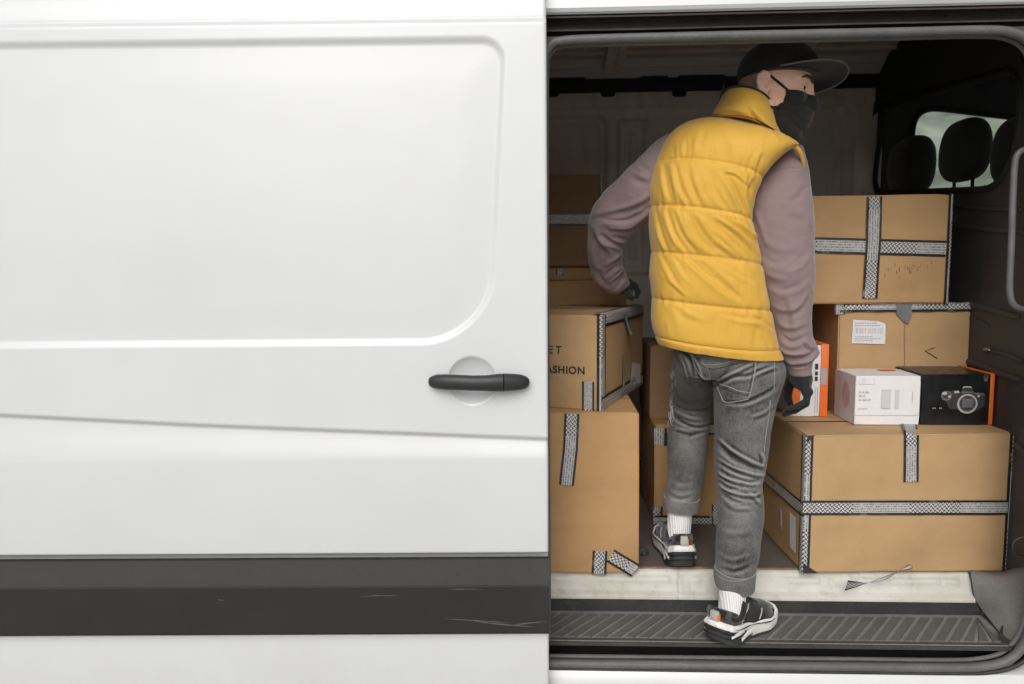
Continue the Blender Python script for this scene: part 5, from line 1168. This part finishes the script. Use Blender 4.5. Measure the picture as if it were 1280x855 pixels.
b = MB(); b.add(rl[0].tolist(), rl[1]); b.add(pel[0].tolist(), pel[1]); b.add(*ll)
jeans = remeshed(kid(b.build('jeans', M['denim'])), .0036, 4)
JF = [([(896, 545), (915, 562), (940, 577), (957, 583)], 3.0, .008), ([(897, 556), (918, 574), (945, 586)], 3, -.004), ([(897, 572), (915, 583), (940, 592), (955, 594)], 2.6, .0065), ([(898, 585), (912, 594), (935, 601), (951, 600)], 2.5, -.0055), ([(898, 590), (915, 600), (940, 605)], 2.3, .0055), ([(898, 600), (908, 608), (922, 611)], 2.3, -.005), ([(898, 604), (915, 615), (940, 619), (950, 615)], 2.5, .005), ([(900, 615), (915, 624), (928, 628)], 2.5, -.0035), ([(935, 615), (945, 622), (951, 630)], 2.5, .003), ([(905, 625), (920, 634), (940, 634)], 3, .0025),
 ([(952, 565), (955, 573), (954, 582)], 2.5, .004), ([(900, 478), (915, 470), (935, 468), (960, 458)], 3.0, -.004), ([(893, 478), (905, 472), (925, 462), (945, 452)], 2.6, .004), ([(905, 502), (930, 502), (955, 492), (972, 480)], 3, -.0035), ([(940, 520), (955, 515), (966, 505)], 3, .003), ([(942, 468), (955, 463), (972, 458)], 2.6, .003),
 ([(845, 440), (855, 455), (860, 475)], 2.4, .004), ([(852, 438), (862, 450), (868, 470)], 2.4, -.004), ([(862, 440), (872, 455), (879, 474)], 2.6, .004), ([(888, 478), (880, 476), (872, 470)], 2.4, -.005),
 ([(843, 520), (858, 529), (875, 533), (889, 530)], 2.8, -.006), ([(842, 512), (860, 521), (878, 524)], 2.6, .004), ([(845, 534), (858, 538), (872, 537)], 2.6, .004), ([(860, 545), (872, 541), (885, 537)], 2.4, -.003), ([(838, 600), (850, 606), (868, 604)], 4, .0022), ([(836, 616), (850, 622), (866, 618)], 3.2, -.0022), ([(898, 690), (915, 698), (938, 692)], 4, .002), ([(900, 708), (918, 713), (938, 706)], 3.4, -.0025), ([(898, 660), (918, 665), (940, 660)], 5, .002)]
JF = [(p, w_ * .85, a * 1.1) for p, w_, a in JF]
displace_folds(jeans, JF, True, lambda V, N, uv: .0022 * nz(V, 14, 3))
jt = bvh(jeans)
def stitch(pts, r=.0011, mat='stitch', n=24, name='stitching', par=None):
    pp = onto(jt, pts, .0005, n)
    if len(pp) > 2: b = MB(); b.tube(pp, r, 6); o = b.build(name, M[mat]); o.parent = par or jeans
stitch([(877, 449), (880, 455), (890, 456), (905, 454), (925, 449), (943, 447.5)], .0016); stitch([(879, 456), (884, 460), (895, 461), (912, 457), (930, 452.5)], .0011, 'stitchd')
stitch([(945, 448.5), (944, 462), (941, 478), (938.5, 490), (935, 499)], .0015); stitch([(942, 452), (940.5, 468), (938, 482), (934, 494)], .001, 'stitchd')
stitch([(935, 499), (920, 502), (906, 502.5), (901, 494), (896.5, 484)], .0015); stitch([(900, 480), (912, 484), (925, 489), (938, 491)], .0014); stitch([(899, 483), (912, 488), (924, 492), (935, 494.5)], .001, 'stitchd')
stitch([(968, 452), (968, 470), (967.5, 488)], .0011); stitch([(846, 437), (853, 450), (860, 477)], .0012); stitch([(864, 443), (869, 458), (878, 472), (885, 478)], .0012); stitch([(876, 452), (885, 462), (888, 476)], .001)
stitch([(963, 500), (961, 520), (957, 545), (955, 565)], .0013); stitch([(889, 480), (893, 483), (898, 480)], .0015, 'stitchd')
# turn-ups
def cuff(keys, name='turn_up'):
    V, f_, T = pxloft(keys, 20, 64, 2.2, cap=False); o = mk(name, V, f_, M['denim'], jeans); fix_normals(o); m_ = o.modifiers.new('s', 'SOLIDIFY'); m_.thickness = .004; bake(o); return o
cR = cuff([(893.4, 709, 944.5, 711, 2.074, .058, 3), (892.8, 716, 943.8, 718, 2.072, .0595, 3.5), (893, 724, 943, 727, 2.07, .0595, 4), (895, 731.5, 942.5, 732.5, 2.068, .058, 4)])
cL = cuff([(829.5, 619.5, 874.5, 620.5, 2.322, .059, 1), (829, 624, 874, 625, 2.316, .0605, 1), (829, 630, 873.6, 631, 2.31, .0605, 1), (829.6, 634.5, 873, 636, 2.305, .059, 1.4)])
for c_, ln in ((cR, [(894.5, 718), (904, 723.5), (916, 726.5), (930, 725), (943, 720.5)]), (cL, [(830, 627), (850, 629), (873.5, 628)])):
    jt = bvh(c_); stitch(ln, .0012, par=jeans)
jt = bvh(jeans)
# torn knee: fringe of pale threads
b = MB()
for k in range(46):
    v = random.uniform(462, 528); c = 841 + 2.2 * math.sin((v - 462) / 14) - (2.5 if 480 < v < 505 else 0) + random.gauss(0, 1.5)
    pts = [(c + random.uniform(-1, 1), v), (c + random.uniform(-2, 2), v + random.uniform(2, 5)), (c + random.uniform(-2.5, 2.5), v + random.uniform(5, 9))]
    pp = onto(jt, pts, random.uniform(.001, .005), 5)
    if len(pp) > 2 and max((pp[i+1] - pp[i]).length for i in range(len(pp)-1)) < .03: b.tube(pp, .0009, 5)
if b.v: o = b.build('frayed_tear', M['fray']); o.parent = jeans
# ---- socks
def sock(c, t, r1, r2):
    b = MB(); pts = sspline([c, c * .5 + t * .5, t], 20); b.tube(pts, [r1 + (r2 - r1) * i / 19 for i in range(20)], 40, up=(0, -1, 0)); return kid(b.build('sock', M['sock']))
# ---- shoes (local x = toe, y = left, z = up)
def shoe(loc, rz, scale=1.0, pitch=0, lx=1.0, lz=1.0):
    Mx = Matrix.Translation(loc) @ Matrix.Rotation(rz, 4, 'Z') @ Matrix.Rotation(pitch, 4, 'Y') @ Matrix.Diagonal((scale * lx, scale, scale * lz, 1))
    xk = [-.148, -.140, -.115, -.08, -.03, .02, .07, .11, .14, .155, .158]
    def wid(x, side):
        base = np.interp(x, xk, [.012, .027, .0395, .0415, .0375, .041, .0485, .047, .036, .020, .008]); return base * (1.0 if side > 0 else 1.0) + (.006 * math.exp(-((x - .06) / .05) ** 2) if side < 0 else 0)
    th = lambda x: float(np.interp(x, [-.148, -.1, 0, .08, .13, .158], [.050, .044, .036, .030, .028, .032]))
    z0 = lambda x: float(np.interp(x, [-.148, -.12, 0, .09, .13, .158], [.010, .001, .0, .0, .006, .018]))
    tf = lambda V: [(Mx @ Vector(v))[:] for v in V]
    out = []; m_ = 90
    def outline(q, off=0.0):   # q in [0,1): from heel along his left to toe and back along his right
        a = 2 * math.pi * q; x = .005 - .153 * math.cos(a); side = 1 if a <= math.pi else -1
        y = side * wid(np.clip(x, -.147, .157), side) * min(1, abs(math.sin(a)) * 3.2) ** .45
        return x, y
    rows = [(-.010, .0), (-.001, .12), (.003, .3), (.0045, .5), (.003, .7), (.0035, .9), (0, 1.0), (-.012, 1.02)]
    V = []
    for off, t in rows:
        for i in range(m_):
            x, y = outline(i / m_); l = math.hypot(x, y) + 1e-6; V.append((x + x / l * off, y + math.copysign(off, y), z0(x) + t * (th(x) - z0(x))))
    f_ = grid_faces(len(rows), m_, True); V += [(0, 0, .0), (0, 0, .03)]; k = len(V)
    f_ += [(k - 2, (i + 1) % m_, i) for i in range(m_)] + [(k - 1, (len(rows) - 1) * m_ + i, (len(rows) - 1) * m_ + (i + 1) % m_) for i in range(m_)]
    up_x = np.linspace(-.142, .152, 60); UV = []
    hgt = lambda x: float(np.interp(x, [-.142, -.135, -.12, -.09, -.05, -.01, .03, .07, .11, .135, .152], [.066, .088, .098, .082, .076, .096, .092, .076, .064, .056, .036]))
    nv = 33
    for x in up_x:
        wL, wR = wid(x, 1) * .94, wid(x, -1) * .94; b0 = th(x) - .012; h_ = hgt(x); ex = np.interp(x, [-.14, -.06, .02, .1], [2.6, 3.6, 2.7, 2.4])
        for j in range(nv):
            a = math.pi * j / (nv - 1); c = math.cos(a); s_ = math.sin(a); c2 = math.copysign(abs(c) ** (2 / ex), c); s2 = abs(s_) ** (2 / ex)
            nar = 1 - .22 * s2 * float(np.interp(x, [-.14, -.06, .04, .15], [.6, .3, 1, .3]))
            UV.append((x, (wL if c > 0 else wR) * c2 * nar, b0 + (h_ - b0) * s2))
    uf = grid_faces(60, nv); k = len(UV); UV += [(up_x[0], 0, .05), (up_x[-1], 0, .03)]
    uf += [(k, j, j + 1) for j in range(nv - 1)] + [(k + 1, 59 * nv + j + 1, 59 * nv + j) for j in range(nv - 1)]
    root = fix_normals(kid(mk('shoe', tf(UV), uf, M['shoe'])))
    so_ = fix_normals(mk('sole', tf(V), f_, M['outsole'], root))
    def bandstrip(q0, q1, zlo, zhi, mat, name, off=.0065, n=70, up=False):
        V = []; 
        for i in range(n):
            q = q0 + (q1 - q0) * i / (n - 1); x, y = outline(q % 1); l = math.hypot(x, y) + 1e-6; t = i / (n - 1); lo_ = np.interp(t, *zlo); hi_ = np.interp(t, *zhi)
            for j, (zz_, o_) in enumerate(((0, -.006), (.0, 0), (.15, .0012), (.5, .002), (.85, .0012), (1, 0), (1, -.008))):
                zq = lo_ + (hi_ - lo_) * zz_; tt = max(0, zq - th(x)); oo = off + o_ - (tt * .35)
                V.append((x + x / l * oo, y + math.copysign(oo, y), z0(x) + zq))
        return fix_normals(mk(name, tf(V), grid_faces(n, 7), mat, root, True, None, 50))
    # white foam running from the heel to the toe on both sides, splitting at the waist
    for q0, q1 in ((.235, .5), (.765, .5)):
        bandstrip(q0, q1, ([0, .15, .4, 1], [.004, .004, .003, .004]), ([0, .2, .5, 1], [.034, .040, .030, .026]), M['midsole'], 'white_foam')
    for q0, q1 in ((-.005, .26), (.005, -.26)):
        bandstrip(q0, q1, ([0, .35, .75, 1], [.046, .046, .030, .016]), ([0, .35, .75, 1], [.062, .060, .050, .034]), M['midsole'], 'white_heel_band', .0062)
        bandstrip(q0 * 0 + (.10 if q1 > 0 else -.10), (.19 if q1 > 0 else -.19), ([0, 1], [.024, .026]), ([0, .9, 1], [.030, .038, .038]), M['midsole'], 'white_heel_flash', .0066, 24)
        bandstrip(.17 if q1 > 0 else -.17, .25 if q1 > 0 else -.25, ([0, 1], [.001, .014]), ([0, 1], [.010, .034]), M['midsole'], 'white_waist_flash', .0067, 30)
        bandstrip(-.02, .14 if q1 > 0 else -.14, ([0, 1], [.020, .020]), ([0, 1], [.0235, .0235]), M['black'], 'sole_groove', .0056, 30)
        bandstrip(-.02, .12 if q1 > 0 else -.12, ([0, 1], [.034, .033]), ([0, 1], [.0385, .0365]), M['black'], 'sole_groove', .0056, 30)
    # suede overlays lying on the upper
    tree = BVHTree.FromPolygons([Vector(v) for v in UV], uf)
    def overlay(pts, mat, name, side, lift=.002):
        cx = np.mean(pts, 0); V = []; n_ = len(pts)
        P2 = spline(list(pts) + [pts[0]], 40)[:-1]
        for t in (1, .98, .6, .3, .0):
            for p in P2:
                q = cx + (p - cx) * t; h_ = tree.ray_cast(Vector((q[0], side * .2, q[1])), Vector((0, -side, 0)))
                yy = (h_[0].y if h_[0] else side * .03); V.append((q[0], yy + side * (lift if t < 1 else -.002), q[1]))
        return fix_normals(mk(name, tf(V), grid_faces(5, len(P2), True), mat, root, True))
    for s_ in (1, -1):
        overlay([(-.138, .058), (-.136, .088), (-.122, .098), (-.108, .086), (-.085, .066), (-.05, .052), (-.06, .044), (-.11, .048)], M['shoeg'], 'suede_heel_counter', s_)
        overlay([(.075, .034), (.085, .054), (.115, .050), (.146, .036), (.13, .028), (.1, .027)], M['shoeg'], 'suede_toe_overlay', s_)
        V = []
        for (a, c_) in (((-.055, .048), (.005, .086)), ((.035, .038), (.062, .062))):
            b = MB(); pts = []
            for t in np.linspace(0, 1, 12):
                q = (a[0] + (c_[0] - a[0]) * t, a[1] + (c_[1] - a[1]) * t); h_ = tree.ray_cast(Vector((q[0], s_ * .2, q[1])), Vector((0, -s_, 0)))
                if h_[0]: pts.append(Mx @ (h_[0] + Vector((0, s_ * .001, 0))))
            if len(pts) > 3: b.tube(pts, .0017, 6); o = b.build('reflective_piping', M['tab']); o.parent = root
    b = MB(); b.bbox((-.1515, -.0125, .062), (-.137, .0125, .098), .004, Mx); o = b.build('heel_tab', M['tab']); o.parent = root
    b = MB(); b.bbox((-.1505, -.0148, .070), (-.1365, -.0126, .090), .001, Mx); o = b.build('orange_tab_edge', M['tabo']); o.parent = root
    b = MB(); b.bbox((-.153, -.0126, .074), (-.1512, .0126, .080), .0008, Mx); o = b.build('tab_stripe', M['inkg']); o.parent = root
    # padded ankle opening and tongue
    b = MB(); b.tube([Mx @ Vector((-.066 + .052 * math.cos(a), .0365 * math.sin(a), (.077 + .008 * math.cos(a) + .012 * math.cos(2 * a)))) for a in np.linspace(0, 2 * math.pi, 40, endpoint=False)], (.0085 * scale), 12, closed=True, up=(0, 0, 1)); o = b.build('ankle_padding', M['shoe']); o.parent = root
    for k in range(4):
        x = -.012 + k * .022; b = MB(); z_ = hgt(x); b.tube([Mx @ Vector((x - .004, y, z_ + .002 - 9 * y * y)) for y in np.linspace(-.027, .027, 9)], .0028 * scale, 6); o = b.build('lace', M['shoe']); o.parent = root
    root['ankle'] = (Mx @ Vector((-.054, 0, .045)))[:]; return root
ang = R(43)
hl_ = PZ(894, 804, zt_ + .006)
s1 = shoe(hl_ + Vector((math.cos(ang), math.sin(ang), 0)) * .115 + Vector((0, 0, -.0015)), ang, .95, 0, .87)
ang = R(93); hl_ = Vector((P(853, 709, 2.19).x, 2.19, zf))
s2 = shoe(hl_ + Vector((math.cos(ang), math.sin(ang), 0)) * .112 + Vector((0, 0, .001)), ang, .88, 0, 1.0, 1.2)
for s_, tp_ in ((s1, P(917, 722, 2.07)), (s2, P(851, 628, 2.31))):
    sock(Vector(s_['ankle'][:]), tp_, .0345, .0375); del s_['ankle']
# ---- gloves
def glove_field(c, r=.11, fine=.0023): c = np.array(c); return Field(*[np.arange(c[i] - r, c[i] + r, fine) for i in range(3)])
G = glove_field(P(998, 492, 2.2))
def gp(u, v, y): return P(u, v, y)
G.cone(gp(1000, 462, 2.198), gp(1002, 474, 2.198), .031, .030, .01)
for dy in (-.024, -.008, .008, .024):      # palm, edge on to the view
    G.cone(gp(1002, 472, 2.198 + dy * .8), gp(1009 - abs(dy) * 60, 490, 2.195 + dy * 1.2), .0165, .0135, .012)
for dy, L, rr_ in ((-.030, .80, .0082), (-.010, 1.0, .0092), (.011, 1.02, .0096), (.031, .95, .0092)):   # little to index finger
    y = 2.192 + dy; a = gp(1010, 489, y); b_ = gp(1010.5 - 3 * L, 489 + 15 * L, y - .004); c = gp(1006 - 12 * L, 489 + 23.5 * L, y - .002); e = gp(1004 - 23 * L, 489 + 28 * L, y + .004)
    G.cone(a, b_, rr_ * 1.15, rr_ * 1.05, .004); G.cone(b_, c, rr_ * 1.05, rr_, .003); G.cone(c, e, rr_, rr_ * .82, .003)
    G.ell(gp(1012, 490, y), (.010, .010, .010), None, .006)
G.cone(gp(993, 472, 2.225), gp(986, 485, 2.245), .0155, .0125, .012); G.cone(gp(986, 485, 2.245), gp(985, 497, 2.248), .0118, .0108, .004); G.cone(gp(985, 497, 2.248), gp(988, 505, 2.244), .0105, .0088, .004)
kid(G.build('glove', M['glove'], None, 1))
G = glove_field(P(786, 362, 2.52))
G.cone(P(777, 358, 2.50), P(782, 359, 2.512), .024, .025, .01)
for k, dy in enumerate((-.022, -.007, .008, .023)):
    a = P(787 + k * .4, 353 + k * 1.2, 2.515 + dy); b_ = P(794 + k * .3, 357 + k * .8, 2.53 + dy * 1.1); c = P(797.5, 364 + k * .4, 2.535 + dy * 1.1); e = P(795.5, 371, 2.532 + dy * 1.1)
    G.cone(P(780, 358, 2.508 + dy * .8), a, .0125, .0115, .01); G.cone(a, b_, .0098, .0092, .003); G.cone(b_, c, .0092, .0086, .003); G.cone(c, e, .0086, .0074, .003)
G.cone(P(781, 364, 2.495), P(786, 370, 2.48), .0115, .0102, .01); G.cone(P(786, 370, 2.48), P(790, 373, 2.475), .0102, .0085, .003)
kid(G.build('glove', M['glove'], None, 1))
